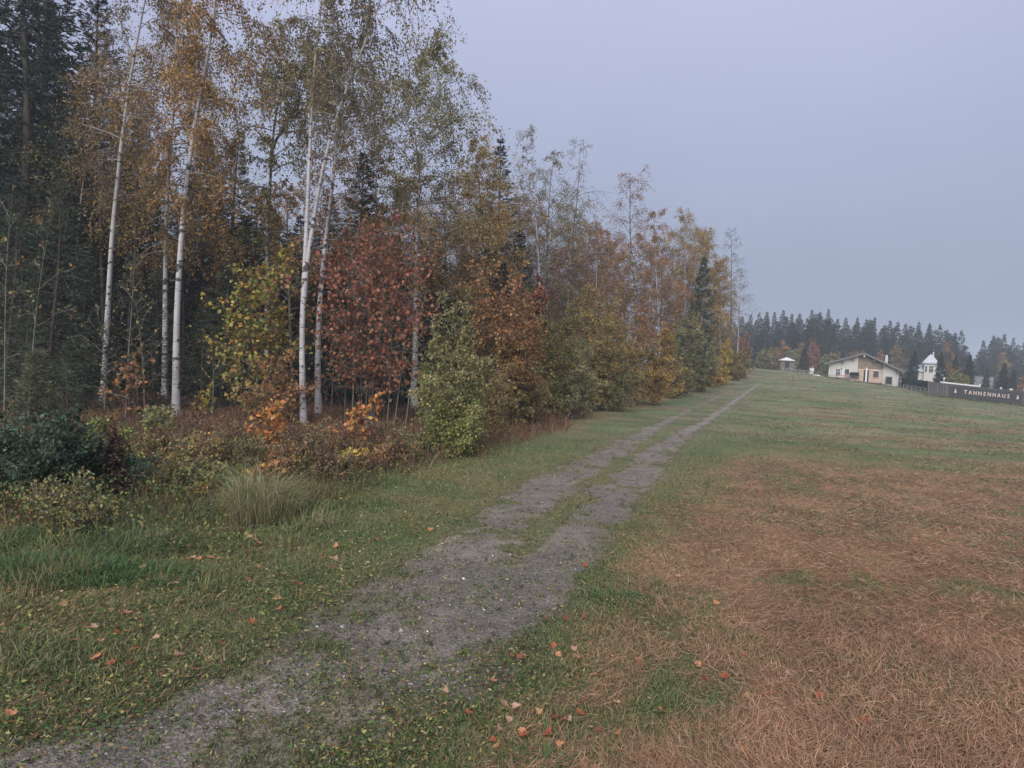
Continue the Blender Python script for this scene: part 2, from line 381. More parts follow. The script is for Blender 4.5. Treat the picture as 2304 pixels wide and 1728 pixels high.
def spruce(seed, H, Rb, pal, cb=.04, spacing=.42, per=6, sub=7, nper=4, nl=.22, na=.26, droop=.18, bark=None, r0=None, sparse=0., upturn=.1, bare=0.):
    rg = np.random.default_rng(seed); gt = Geo(); gc = Geo()
    ln = trunkline(rg, H, .01); r0 = r0 or H * .011
    V, F = tubes(ln[None], (r0 * np.linspace(1, .06, 12))[None], 7); V[:, 2] -= .1 * (V[:, 2] < .05); gt.add(V, F, (1, 1, 1))
    nw = max(6, int(H * (1 - cb) / spacing)); N = nw * per
    t = cb + (1 - cb) * np.clip((np.repeat(np.arange(nw), per) + rg.uniform(-.35, .35, N)) / nw, 0, .985)
    u = (t - cb) / (1 - cb)
    Lb = Rb * ((1 - u) ** .9) * (1 - .2 * np.exp(-u * 9)) * rg.uniform(.62, 1.2, N) + .06
    az = np.tile(np.arange(per), nw) * 2 * math.pi / per + np.repeat(rg.uniform(0, 6.28, nw), per) + rg.normal(0, .18, N)
    el = np.radians(-14 + 62 * u ** 1.6 + rg.normal(0, 7, N))
    d = np.stack([np.cos(az) * np.cos(el), np.sin(az) * np.cos(el), np.sin(el)], 1)
    q = np.linspace(0, 1, 5)
    st = np.stack([np.interp(t * H, ln[:, 2], ln[:, k]) for k in (0, 1, 2)], 1)
    P = st[:, None] + d[:, None] * (Lb[:, None] * q[None])[..., None]
    P[:, :, 2] += Lb[:, None] * (-droop * (1 - u)[:, None] * np.sin(q * 2.6)[None] + upturn * q[None] ** 3)
    V, F = tubes(P, np.maximum(.006, .011 * Lb[:, None] * (1 - .85 * q[None])), 3); gt.add(V, F, (.8, .8, .8))
    keepb = rg.uniform(size=N) > sparse; idx = np.nonzero(keepb)[0]
    bi = np.repeat(idx, sub); M = len(bi)
    s = rg.uniform(.12 + bare, 1, M); fi = s * 4; i0 = np.minimum(fi.astype(int), 3); fr = (fi - i0)[:, None]
    o = P[bi, i0] * (1 - fr) + P[bi, i0 + 1] * fr; bd = nrm(P[bi, i0 + 1] - P[bi, i0])
    sd = nrm(np.cross(bd, np.array([0, 0, 1.]))) * rg.choice([-1, 1], M)[:, None]
    td = nrm(bd * .8 + sd * rg.uniform(.2, 1, (M, 1)) + np.array([0, 0, -.35]) * rg.uniform(0, 1.3, (M, 1)))
    tl = (.14 + .34 * (1 - s)) * Lb[bi] * rg.uniform(.6, 1.3, M) + .1
    li = np.repeat(np.arange(M), nper); NL = len(li); s2 = rg.uniform(0, 1, NL)[:, None]
    C = o[li] + td[li] * tl[li][:, None] * s2; C[:, 2] -= .25 * tl[li] * s2[:, 0] ** 2
    D = td[li] + rg.normal(0, .38, (NL, 3))
    # leading shoots too
    col = pick(pal, NL, rg) * rg.uniform(.75, 1.25, N)[bi[li]][:, None]
    V, F = diamonds(C, D, nl * rg.uniform(.6, 1.35, NL) * (.38 + .62 * (1 - u[bi[li]]) ** .7), na, rg); gc.add(V, F, np.repeat(col, 4, 0))
    nt_ = 14; z = H * rg.uniform(.955, 1.0, nt_); C = np.stack([np.interp(z, ln[:, 2], ln[:, 0]), np.interp(z, ln[:, 2], ln[:, 1]), z], 1)
    D = rg.normal(0, .45, (nt_, 3)) + np.array([0, 0, .6]); V, F = diamonds(C, D, nl * np.full(nt_, .42), na, rg); gc.add(V, F, np.repeat(pick(pal, nt_, rg), 4, 0))
    return gt.mesh('trunk', bark or BARK, True), gc.mesh('crown', NEEDLE)

def bush(seed, H, W, nst, pal, ls=.07, asp=.6, nb=14, tw=6, lpt=9, r=.018, bark=None, hang=.2, elev=(20, 65), pal2=None, cb=.12, Lf=.6, jit=.17, **kw):
    rg = np.random.default_rng(seed + 900); st = []
    for k in range(nst):
        a = k * 2.4 + rg.uniform(0, 1); rr = W * rg.uniform(.15, .75); t = np.linspace(0, 1, 7)
        h = H * (1.0 if k == 0 else rg.uniform(.5, 1.0)) * (1 - .22 * (rr / W) ** 2)
        x = .06 * math.cos(a) * nst ** .5 + rr * math.cos(a) * t ** 1.2 + rg.normal(0, .02 * H, 7) * t
        y = .06 * math.sin(a) * nst ** .5 + rr * math.sin(a) * t ** 1.2 + rg.normal(0, .02 * H, 7) * t
        st.append(np.stack([x, y, h * t], 1))
    return broadleaf(seed, st, r, cb, W * Lf, nb, pal, ls * .86, asp, elev, .08, tw, lpt * 1.05, .5, hang, jit, 'oval', bark or GREYBARK,
                     (.7, .65, .6), (1, 1, 1), pal2, k=5, base_sag=.06, **kw)

def plant(name, label, cat, loc, meshes, rz=0, scale=1, group=None, sink=0.0):
    o = thing(name, label, cat, (loc[0], loc[1], loc[2] - sink), rz, scale, group)
    if meshes[0]: link('trunk' if 'tree' in name or 'spruce' in name or 'sapling' in name or 'pine' in name else 'stem', meshes[0], o)
    if meshes[1]: link('crown' if 'tree' in name or 'spruce' in name or 'pine' in name else 'foliage', meshes[1], o)
    return o

# ------------------------------------------------------------------ zones of the ground
LEFT = [(44, 1702), (220, 1636), (395, 1570), (548, 1505), (658, 1439), (768, 1351), (900, 1285), (1010, 1219), (1100, 1153), (1182, 1088), (1330, 1020), (1440, 965), (1540, 915), (1640, 875), (1702, 855)]
RIGHT = [(880, 1724), (990, 1614), (1107, 1548), (1186, 1439), (1250, 1351), (1313, 1285), (1366, 1219), (1410, 1153), (1471, 1088), (1510, 1026), (1570, 970), (1640, 920), (1690, 880), (1722, 856)]
lw = np.array([hit(*p) for p in LEFT]); rw = np.array([hit(*p) for p in RIGHT])
def ext(a):
    d = (a[1] - a[0]); d = d / abs(d[1]) * 12
    return np.concatenate([[a[0] - d], a])
lw, rw = ext(lw), ext(rw)
YEND = min(lw[-1, 1], rw[-1, 1])
def path_u(x, y):
    xl = np.interp(y, lw[:, 1], lw[:, 0]); xr = np.interp(y, rw[:, 1], rw[:, 0])
    return (x - xl) / np.maximum(xr - xl, .05), xl, xr
FE = np.array([(-90, 26), (-30, 21.5), (-8, 20.5), (-2.2, 20.5), (2.2, 30), (6.5, 42), (12, 54), (20, 70), (37, 106), (60, 150), (90, 210)], float)
def forest_d(x, y): return y - np.interp(x, FE[:, 0], FE[:, 1])       # > 0 inside the wood

def gravel_mask(x, y):
    u, xl, xr = path_u(x, y)
    n = noise(x, y, .55, 21, 3) - .5; n2 = noise(x, y, 2.2, 31, 2) - .5
    w_ = np.maximum(xr - xl, .3)
    far = sstep(16, 40, y)
    e1 = lerp(.03, .10, far); a1 = lerp(.46, .30, far); b0 = lerp(.56, .80, far); b1 = lerp(.98, .97, far)
    near = 1 - sstep(7.5, 10.5, y)
    ed = lerp(.6 / w_, .10, far)
    nf = noise(x, y, .16, 25, 2) - .5
    n = n * .35 + nf * .25
    whole = sstep(-ed, ed, u + n * .5) * (1 - sstep(1 - ed, 1 + ed, u + n * .5))
    rutl = sstep(e1 - ed, e1 + ed, u + n * .5) * (1 - sstep(a1 - ed * .8, a1 + ed * .8, u + n * .4))
    rutr = sstep(b0 - ed * .8, b0 + ed * .8, u + n * .4) * (1 - sstep(b1 - ed, b1 + ed, u + n * .35))
    rutl = rutl * lerp(1, .55, sstep(20, 50, y + 14 * n2))
    g = np.maximum(np.maximum(rutl, rutr), whole * near * .97)
    n3 = noise(x, y, .32, 35, 3) - .5; n4 = noise(x, y, .85, 36, 3) - .5
    patch = np.maximum(sstep(.12, .26, n4 * .9 + n3 * .45) * lerp(.45, .9, sstep(6.5, 10.5, y)), sstep(.15, .25, n3 * .8 + n4 * .3) * .8)
    mid = np.exp(-((u - .52 + n2 * .12) / .12) ** 2) * sstep(-.16, .10, n2 * .6 + n3 * .8 + n4 * .4 + .12 * sstep(7, 12, y)) * .95 * (.35 + .65 * sstep(6.5, 10.5, y))
    patch = np.maximum(patch, mid)                       # weeds growing in the gravel
    g = g * (.72 + .5 * noise(x, y, 1.7, 38, 3)) * (1 - .5 * sstep(.52, .7, noise(x, y, .6, 55, 2))).clip(0, 1)
    g = g * (1 - patch) * (1 - sstep(YEND - 12, YEND + 1, y))
    return np.clip(g, 0, 1)
def zone(x, y):
    """weights: gravel, dry straw, forest floor, lush verge"""
    u, xl, xr = path_u(x, y)
    dr = x - xr
    nb_ = noise(x, y, 1.8, 41, 4) - .5; nl_ = noise(x, y * 2.2, 7, 51, 3) - .5; ns = noise(x, y, .45, 45, 2) - .5
    edge = np.interp(y, [3, 5, 7, 9.5, 13, 18, 30], [1.8, 1.65, 1.2, 1.0, 1.2, 1.9, 4.2])
    dry = sstep(-.95, .8, dr - edge + nb_ * 3.0 + ns * 1.6)
    reach = 1 - sstep(14, 29, y + nl_ * 13 - .25 * np.clip(dr - 4, 0, 14))
    streak = sstep(.02, .22, noise(x * .55 + .35 * y, y * 1.9, 2.3, 61, 4) - .5 + .05) * (.75 - .5 * sstep(35, 80, y))
    dry = dry * np.maximum(reach * .93, streak * .85 * sstep(2.0, 7.0, dr)) * (1 - .75 * sstep(.18, .3, nb_ + ns * .3) * sstep(6, 10, y))
    dry = dry * (1 - .18 * sstep(.56, .70, noise(x, y, .9, 46, 3)))
    dry = np.maximum(dry, .6 * sstep(.25, 1.1, dr) * sstep(.36, .62, noise(x, y, .55, 47, 3)) * (1 - sstep(12, 22, y)))
    dry = np.maximum(dry, .09 * (u < 0) * sstep(.4, .62, noise(x, y, .7, 48, 3)) * (y < 20))
    fd = forest_d(x, y)
    forest = sstep(-2.6, .6, fd + nb_ * 2.5) * (u < .2)
    g = gravel_mask(x, y)
    return g, np.clip(dry, 0, 1), forest, fd
C_SOIL = np.array([.125, .108, .08]); C_GRAVEL = np.array([.122, .106, .091]); C_DRY = np.array([.235, .14, .09]); C_DRY2 = np.array([.14, .082, .054])
C_GREEN = np.array([.085, .112, .046]); C_GREEN2 = np.array([.14, .125, .06]); C_FLOOR = np.array([.095, .057, .042])
C_MEADOW = np.array([.098, .132, .062]); C_MEADOW2 = np.array([.175, .145, .095])
def ground_col(x, y):
    g, dry, fo, fd = zone(x, y)
    n1 = noise(x, y, .9, 71, 4)[..., None]; n2 = noise(x, y, 5, 81, 3)[..., None]; n3 = noise(x * .6 + .4 * y, y * 2, 3, 91, 4)[..., None]
    c = lerp(C_GREEN, C_GREEN2, sstep(.3, .7, n1 * .6 + n2 * .4))
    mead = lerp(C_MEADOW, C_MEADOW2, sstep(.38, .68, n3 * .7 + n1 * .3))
    hollow_shade = noise(x * .55 + .3 * y, y * .95 - .15 * x, 1.7, 93, 4)[..., None] - .5
    mead = mead * np.array([.92, .96, .98]) * (1 + 1.0 * hollow_shade)  # light and dark dashes: shade of the meadow's hollows put into its colour
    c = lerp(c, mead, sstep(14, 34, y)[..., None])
    c = lerp(c, lerp(C_DRY2, C_DRY, sstep(.3, .7, n1)), dry[..., None])
    c = lerp(c, C_FLOOR * (.8 + .4 * n1), fo[..., None])
    band = (sstep(-7, -2.5, fd) * (1 - fo) * sstep(20, 30, y))[..., None]        # pale dead grass along the wood
    c = lerp(c, np.array([.20, .155, .085]) * (.7 + .6 * n1), band * .75)
    c = lerp(c, C_SOIL * (.7 + .6 * n1), (sstep(.04, .45, g) * .9 + .25 * (1 - sstep(0, 5, np.abs(path_u(x, y)[0] - .5) * 2)) * (fo < .1))[..., None].clip(0, 1))
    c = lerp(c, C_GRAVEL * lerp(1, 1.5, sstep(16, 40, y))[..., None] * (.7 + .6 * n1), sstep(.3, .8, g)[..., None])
    return c, g, dry, fo, fd

# ------------------------------------------------------------------ the ground sheet
def ground_material():
    m, n, b, out = newmat('ground_soil')
    a = n.nodes.new('ShaderNodeAttribute'); a.attribute_name = 'Col'
    t = n.nodes.new('ShaderNodeTexCoord')
    z1 = n.nodes.new('ShaderNodeTexNoise'); z1.inputs['Scale'].default_value = 22; z1.inputs['Detail'].default_value = 6; z1.inputs['Roughness'].default_value = .7
    z2 = n.nodes.new('ShaderNodeTexNoise'); z2.inputs['Scale'].default_value = 3.1; z2.inputs['Detail'].default_value = 5
    mp = n.nodes.new('ShaderNodeMapping'); mp.inputs['Scale'].default_value = (1.0, 2.4, 1)
    n.links.new(t.outputs['Object'], z1.inputs['Vector']); n.links.new(t.outputs['Object'], mp.inputs[0]); n.links.new(mp.outputs[0], z2.inputs['Vector'])
    m1 = n.nodes.new('ShaderNodeMapRange'); m1.inputs['From Min'].default_value = .3; m1.inputs['From Max'].default_value = .7; m1.inputs['To Min'].default_value = .55; m1.inputs['To Max'].default_value = 1.35
    m2 = n.nodes.new('ShaderNodeMapRange'); m2.inputs['From Min'].default_value = .3; m2.inputs['From Max'].default_value = .7; m2.inputs['To Min'].default_value = .78; m2.inputs['To Max'].default_value = 1.2
    n.links.new(z1.outputs[0], m1.inputs[0]); n.links.new(z2.outputs[0], m2.inputs[0])
    k = n.nodes.new('ShaderNodeMath'); k.operation = 'MULTIPLY'; n.links.new(m1.outputs[0], k.inputs[0]); n.links.new(m2.outputs[0], k.inputs[1])
    v = n.nodes.new('ShaderNodeVectorMath'); v.operation = 'SCALE'; n.links.new(a.outputs['Color'], v.inputs[0]); n.links.new(k.outputs[0], v.inputs['Scale'])
    n.links.new(v.outputs[0], b.inputs['Base Color'])
    bp = n.nodes.new('ShaderNodeBump'); bp.inputs['Strength'].default_value = .9; bp.inputs['Distance'].default_value = .05
    n.links.new(z1.outputs[0], bp.inputs['Height']); n.links.new(bp.outputs[0], b.inputs['Normal'])
    b.inputs['Roughness'].default_value = .9; b.inputs['Specular IOR Level'].default_value = .1
    return m
def gravel_material():
    m, n, b, out = newmat('path_gravel')
    a = n.nodes.new('ShaderNodeAttribute'); a.attribute_name = 'Col'
    t = n.nodes.new('ShaderNodeTexCoord')
    vo = n.nodes.new('ShaderNodeTexVoronoi'); vo.inputs['Scale'].default_value = 55; vo.inputs['Randomness'].default_value = 1
    v2 = n.nodes.new('ShaderNodeTexVoronoi'); v2.inputs['Scale'].default_value = 21
    z = n.nodes.new('ShaderNodeTexNoise'); z.inputs['Scale'].default_value = 3.5; z.inputs['Detail'].default_value = 8; z.inputs['Roughness'].default_value = .68
    for q in (vo, v2, z): n.links.new(t.outputs['Object'], q.inputs['Vector'])
    s = n.nodes.new('ShaderNodeSeparateColor'); n.links.new(vo.outputs['Color'], s.inputs[0])
    m1 = n.nodes.new('ShaderNodeMapRange'); m1.inputs['To Min'].default_value = .62; m1.inputs['To Max'].default_value = 1.38; n.links.new(s.outputs[0], m1.inputs[0])
    m2 = n.nodes.new('ShaderNodeMapRange'); m2.inputs['From Min'].default_value = .3; m2.inputs['From Max'].default_value = .7; m2.inputs['To Min'].default_value = .6; m2.inputs['To Max'].default_value = 1.3; n.links.new(z.outputs[0], m2.inputs[0])
    k = n.nodes.new('ShaderNodeMath'); k.operation = 'MULTIPLY'; n.links.new(m1.outputs[0], k.inputs[0]); n.links.new(m2.outputs[0], k.inputs[1])
    v = n.nodes.new('ShaderNodeVectorMath'); v.operation = 'SCALE'; n.links.new(a.outputs['Color'], v.inputs[0]); n.links.new(k.outputs[0], v.inputs['Scale'])
    n.links.new(v.outputs[0], b.inputs['Base Color'])
    ad = n.nodes.new('ShaderNodeMath'); ad.operation = 'MULTIPLY_ADD'; ad.inputs[1].default_value = .6
    n.links.new(vo.outputs['Distance'], ad.inputs[0]); n.links.new(v2.outputs['Distance'], ad.inputs[2])
    bp = n.nodes.new('ShaderNodeBump'); bp.inputs['Strength'].default_value = .8; bp.inputs['Distance'].default_value = .02; bp.invert = True
    n.links.new(ad.outputs[0], bp.inputs['Height']); n.links.new(bp.outputs[0], b.inputs['Normal'])
    b.inputs['Roughness'].default_value = .62; b.inputs['Specular IOR Level'].default_value = .35
    return m
def build_ground():
    th = np.concatenate([np.linspace(-47, 47, 320), np.linspace(51, 309, 40)]) * math.pi / 180
    r = np.concatenate([[0.0], 1.5 * (900 / 1.5) ** np.linspace(0, 1, 300)])
    T, Q = np.meshgrid(th, r)
    x = Q * np.sin(T); y = Q * np.cos(T)
    V = np.stack([x, y, terrain(x, y)], -1)
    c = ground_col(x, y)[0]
    nr, ntn = x.shape
    i = np.arange(nr - 1)[:, None] * ntn; j = np.arange(ntn)[None]; j2 = (j + 1) % ntn
    F = np.stack([i + j, i + ntn + j, i + ntn + j2, i + j2], -1).reshape(-1, 4)
    g = Geo(); g.add(V.reshape(-1, 3), F, c.reshape(-1, 3))
    g.obj('ground', ground_material(), smooth=True, kind='structure')
build_ground()
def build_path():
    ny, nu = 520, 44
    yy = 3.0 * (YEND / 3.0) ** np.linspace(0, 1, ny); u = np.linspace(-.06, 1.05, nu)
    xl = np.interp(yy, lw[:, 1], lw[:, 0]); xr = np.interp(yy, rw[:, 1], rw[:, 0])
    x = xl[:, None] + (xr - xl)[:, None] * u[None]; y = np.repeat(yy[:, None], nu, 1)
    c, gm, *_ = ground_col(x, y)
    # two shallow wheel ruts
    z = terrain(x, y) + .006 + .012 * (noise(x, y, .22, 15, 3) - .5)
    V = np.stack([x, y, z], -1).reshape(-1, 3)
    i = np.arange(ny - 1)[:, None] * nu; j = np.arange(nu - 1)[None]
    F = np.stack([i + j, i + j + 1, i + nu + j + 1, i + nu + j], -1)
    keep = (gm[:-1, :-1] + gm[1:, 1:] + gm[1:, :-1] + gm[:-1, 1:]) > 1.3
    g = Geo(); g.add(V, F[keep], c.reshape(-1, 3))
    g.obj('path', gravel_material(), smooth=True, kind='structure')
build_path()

# ------------------------------------------------------------------ grass, straw, litter
def polar(N, r0, r1, a0=-45, a1=45, p=1.5, rg=rng):
    s = rg.uniform(0, 1, N); e_ = 1 - p
    r = (r0 ** e_ + (r1 ** e_ - r0 ** e_) * s) ** (1 / e_)
    t = np.radians(rg.uniform(a0, a1, N)); return r * np.sin(t), r * np.cos(t), r
def build_grass():
    rg = np.random.default_rng(3)
    x, y, r = polar(560000, 3.9, 75, -44, 44, 1.72, rg)
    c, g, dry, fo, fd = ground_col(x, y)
    u, xl, xr = path_u(x, y)
    N = len(x)
    keep = (rg.uniform(size=N) > sstep(.1, .95, g) * .97) & (rg.uniform(size=N) > sstep(.3, .9, fo) * .8)
    keep &= rg.uniform(size=N) < np.where(dry > .5, 1.0, .62 * (.55 + .9 * sstep(.35, .6, noise(x, y, .5, 88, 3))))
    keep &= rg.uniform(size=N) > .4 * sstep(.57, .72, noise(x, y, .45, 49, 3)) * (dry > .4)
    x, y, r, c, g, dry, fo, fd, u = (a[keep] for a in (x, y, r, c, g, dry, fo, fd, u)); N = len(x)
    isdry = rg.uniform(size=N) < dry * .93
    tall = np.where(u < .1, sstep(0, 3.0, -(x - np.interp(y, lw[:, 1], lw[:, 0]))), .3)
    Lg = np.where(isdry, rg.uniform(.05, .17, N), rg.uniform(.022, .065, N) + .17 * tall * rg.uniform(0, 1, N) ** 1.5 * (y < 22) * (.3 + 1.2 * sstep(.4, .65, noise(x, y, .7, 27, 2))))
    Lg = Lg * (1 + .018 * r) * np.where(g > .3, .6, 1)
    el = np.where(isdry, np.radians(rg.uniform(0, 50, N) ** 1.0 * rg.uniform(.2, 1, N)), np.radians(rg.uniform(25, 80, N)))
    curl = np.where(isdry, rg.normal(0, .55, N), rg.uniform(.2, 1.1, N))
    wd = np.where(isdry, .0026, .0050) * (1 + .085 * r) * rg.uniform(.7, 1.35, N)
    az = rg.uniform(0, 6.283, N)
    sw = (noise(x, y, 1.4, 77, 2) - .5) * 9
    az = np.where(isdry & (rg.uniform(size=N) < .6), sw + rg.normal(0, .9, N), az)
    straw = np.array([(.27, .165, .108), (.20, .118, .075), (.34, .235, .155), (.12, .07, .046), (.255, .125, .07)])
    cs = straw[rg.choice(5, N, p=[.33, .26, .08, .18, .15])]
    green = np.array([(.065, .125, .045), (.10, .155, .055), (.165, .165, .062), (.05, .09, .048), (.20, .155, .095), (.13, .085, .06)])
    yel = sstep(.35, .65, noise(x, y, 1.3, 19, 3))[:, None]
    r1 = rg.uniform(size=(N, 1)); cuts = np.cumsum(lerp(np.array([[.34, .26, .12, .16, .06, .06]]), np.array([[.14, .22, .26, .08, .17, .13]]), yel), 1)
    cg = green[np.minimum((r1 > cuts).sum(1), 5)]
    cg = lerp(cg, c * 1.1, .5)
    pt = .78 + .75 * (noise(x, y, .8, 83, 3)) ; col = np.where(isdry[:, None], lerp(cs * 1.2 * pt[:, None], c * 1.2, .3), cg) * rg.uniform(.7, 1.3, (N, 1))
    P = np.stack([x, y, terrain(x, y) - .004 + np.where(isdry, rg.uniform(-.004, .05, N), 0)], 1)
    for nm, m, lab in (('dry_grass', isdry, 'matted dry brown grass lying on the meadow'), ('grass', ~isdry, 'short green grass on the verge and the meadow')):
        q = Geo(); f = m & (r > 9); m = m & ~f
        add_blades(q, P[m], az[m], Lg[m], el[m], curl[m], wd[m], col[m], rg)
        V, F = diamonds(P[f], np.stack([np.cos(az[f]) * np.cos(el[f]), np.sin(az[f]) * np.cos(el[f]), np.sin(el[f])], 1), Lg[f], wd[f] / Lg[f] * 1.2, rg); q.add(V, F, np.repeat(col[f], 4, 0))
        q.obj(nm, BLADE, kind='stuff', label=lab)
build_grass()
def build_tufts():
    rg = np.random.default_rng(14)
    x, y, r = polar(150000, 13, 125, -16, 44, 1.35, rg)
    u, xl, xr = path_u(x, y); d = x - xr
    cl = noise(x * .55 + .35 * y, y * 1.5, .9 , 66, 3) * .6 + noise(x, y, 4.5, 67, 2) * .4
    k = (d > .5) & (cl > .5) & (rg.uniform(size=len(x)) < .75) & ~((x > 55) & (y > 92)); x, y, r, cl, d = x[k], y[k], r[k], cl[k], d[k]; N = len(x)
    tan = sstep(.45, .62, noise(x * .6 + .4 * y, y * 2, 3, 91, 4) + .1 * rg.normal(size=N))
    c1 = pick([((.105, .13, .06), 5), ((.125, .14, .066), 4), ((.085, .105, .05), 3)], N, rg, .1); c2 = pick([((.19, .15, .10), 4), ((.16, .12, .085), 3), ((.22, .18, .12), 1)], N, rg, .1)
    col = np.where((rg.uniform(size=N) < tan * .75)[:, None], c2, c1)
    g = Geo(); add_blades(g, np.stack([x, y, terrain(x, y) - .01], 1), rg.uniform(0, 6.28, N), rg.uniform(.08, .2, N) * (1 + .012 * r), np.radians(rg.uniform(3, 30, N)), rg.uniform(.2, 1.2, N), .006 * (1 + .12 * r) * rg.uniform(.6, 1.4, N), col, rg)
    g.obj('meadow_tufts', BLADE, kind='stuff', label='flattened grass tufts over the far meadow')
build_tufts()
def build_litter():
    rg = np.random.default_rng(5)
    x, y, r = polar(115000, 3.9, 34, -44, 30, 1.75, rg)
    u, xl, xr = path_u(x, y); d = np.where(u < .5, xl - x, x - xr)
    dens = np.where(u < 0, .85, np.where(u > 1, .55 * (1 - sstep(.8, 2.4, d)) + .03, .34)) * (.42 + 1.3 * sstep(.4, .65, noise(x, y, .8, 17, 3)))
    dens = np.maximum(dens, np.where((u > .75) & (u < 1.4) & (y < 6.3), .9, 0)) * (1 - .8 * (d > 4.5) * (u > 1))
    k = rg.uniform(size=len(x)) < dens; x, y, r, u = x[k], y[k], r[k], u[k]; N = len(x)
    C = np.stack([x, y, terrain(x, y) + rg.uniform(.004, .05, N)], 1)
    D = np.stack([rg.normal(size=N), rg.normal(size=N), rg.normal(0, .45, N)], 1)
    pal = [((.075, .125, .04), 5), ((.13, .15, .05), 3.5), ((.27, .25, .09), 2.4), ((.20, .115, .065), 1.8), ((.05, .09, .042), 3.5), ((.31, .26, .15), 1.4), ((.10, .065, .045), 2.5)]
    V, F = diamonds(C, D, np.where(u < .05, 1.2, 1.0) * rg.uniform(.018, .046, N) * (1 + .02 * r), .45, rg)
    g = Geo(); g.add(V, F, np.repeat(pick(pal, N, rg), 4, 0))
    g.obj('leaf_litter', LEAF, kind='stuff', label='small yellow and green leaves scattered over verge and track')
    # small weeds rooted in the gravel
    x, y, r = polar(16000, 3.9, 36, -44, 30, 1.6, rg); gm = gravel_mask(x, y); k = (gm > .15) & (rg.uniform(size=len(x)) < .10 + .35 * (1 - gm) + .3 * sstep(.5, .65, noise(x, y, .6, 55, 2))); x, y, r = x[k], y[k], r[k]
    m = 7; N = len(x) * m; xx = np.repeat(x, m) + rg.normal(0, .022, N); yy = np.repeat(y, m) + rg.normal(0, .022, N); rr = np.repeat(r, m)
    cw = np.repeat(pick([((.085, .095, .042), 4), ((.055, .06, .035), 4), ((.15, .15, .055), 2), ((.10, .075, .05), 2)], len(x), rg), m, 0) * rg.uniform(.8, 1.2, (N, 1))
    D = np.stack([rg.normal(size=N), rg.normal(size=N), rg.uniform(.1, .9, N)], 1); V, F = diamonds(np.stack([xx, yy, terrain(xx, yy) + .006], 1), D, rg.uniform(.02, .055, N) * (1 + .02 * rr), .28, rg)
    g = Geo(); g.add(V, F, np.repeat(cw, 4, 0)); g.obj('weeds', LEAF, kind='stuff', label='tiny weeds rooted in the gravel of the track')
    # pale stones in the gravel
    x, y, r = polar(9000, 3.9, 22, -44, 30, 1.9, rg); k = (gravel_mask(x, y) > .5) & (rg.uniform(size=len(x)) < .5); x, y, r = x[k], y[k], r[k]
    g = Geo(); base = np.array([(1, 0, 0), (0, 1, 0), (-1, 0, 0), (0, -1, 0), (0, 0, .8), (0, 0, -.5)])
    fc = np.array([(0, 1, 4), (1, 2, 4), (2, 3, 4), (3, 0, 4), (1, 0, 5), (2, 1, 5), (3, 2, 5), (0, 3, 5)])
    N = len(x); s = rg.uniform(.004, .012, N) * (1 + .03 * r); s[rg.uniform(size=N) < .05] *= 1.7
    V = base[None] * s[:, None, None] * rg.uniform(.7, 1.3, (N, 6, 1)) + np.stack([x, y, terrain(x, y) + .007], 1)[:, None]
    cc = np.array([.2, .195, .19]) * rg.uniform(.55, 1.5, (N, 1)); cc[rg.uniform(size=N) < .04] = (.6, .6, .6)
    g.add(V.reshape(-1, 3), (np.arange(N)[:, None, None] * 6 + fc[None]).reshape(-1, 3), np.repeat(cc, 6, 0))
    g.obj('gravel', leafmat('stone', .7, 0), kind='stuff', label='loose grey and pale stones on the track')
build_litter()
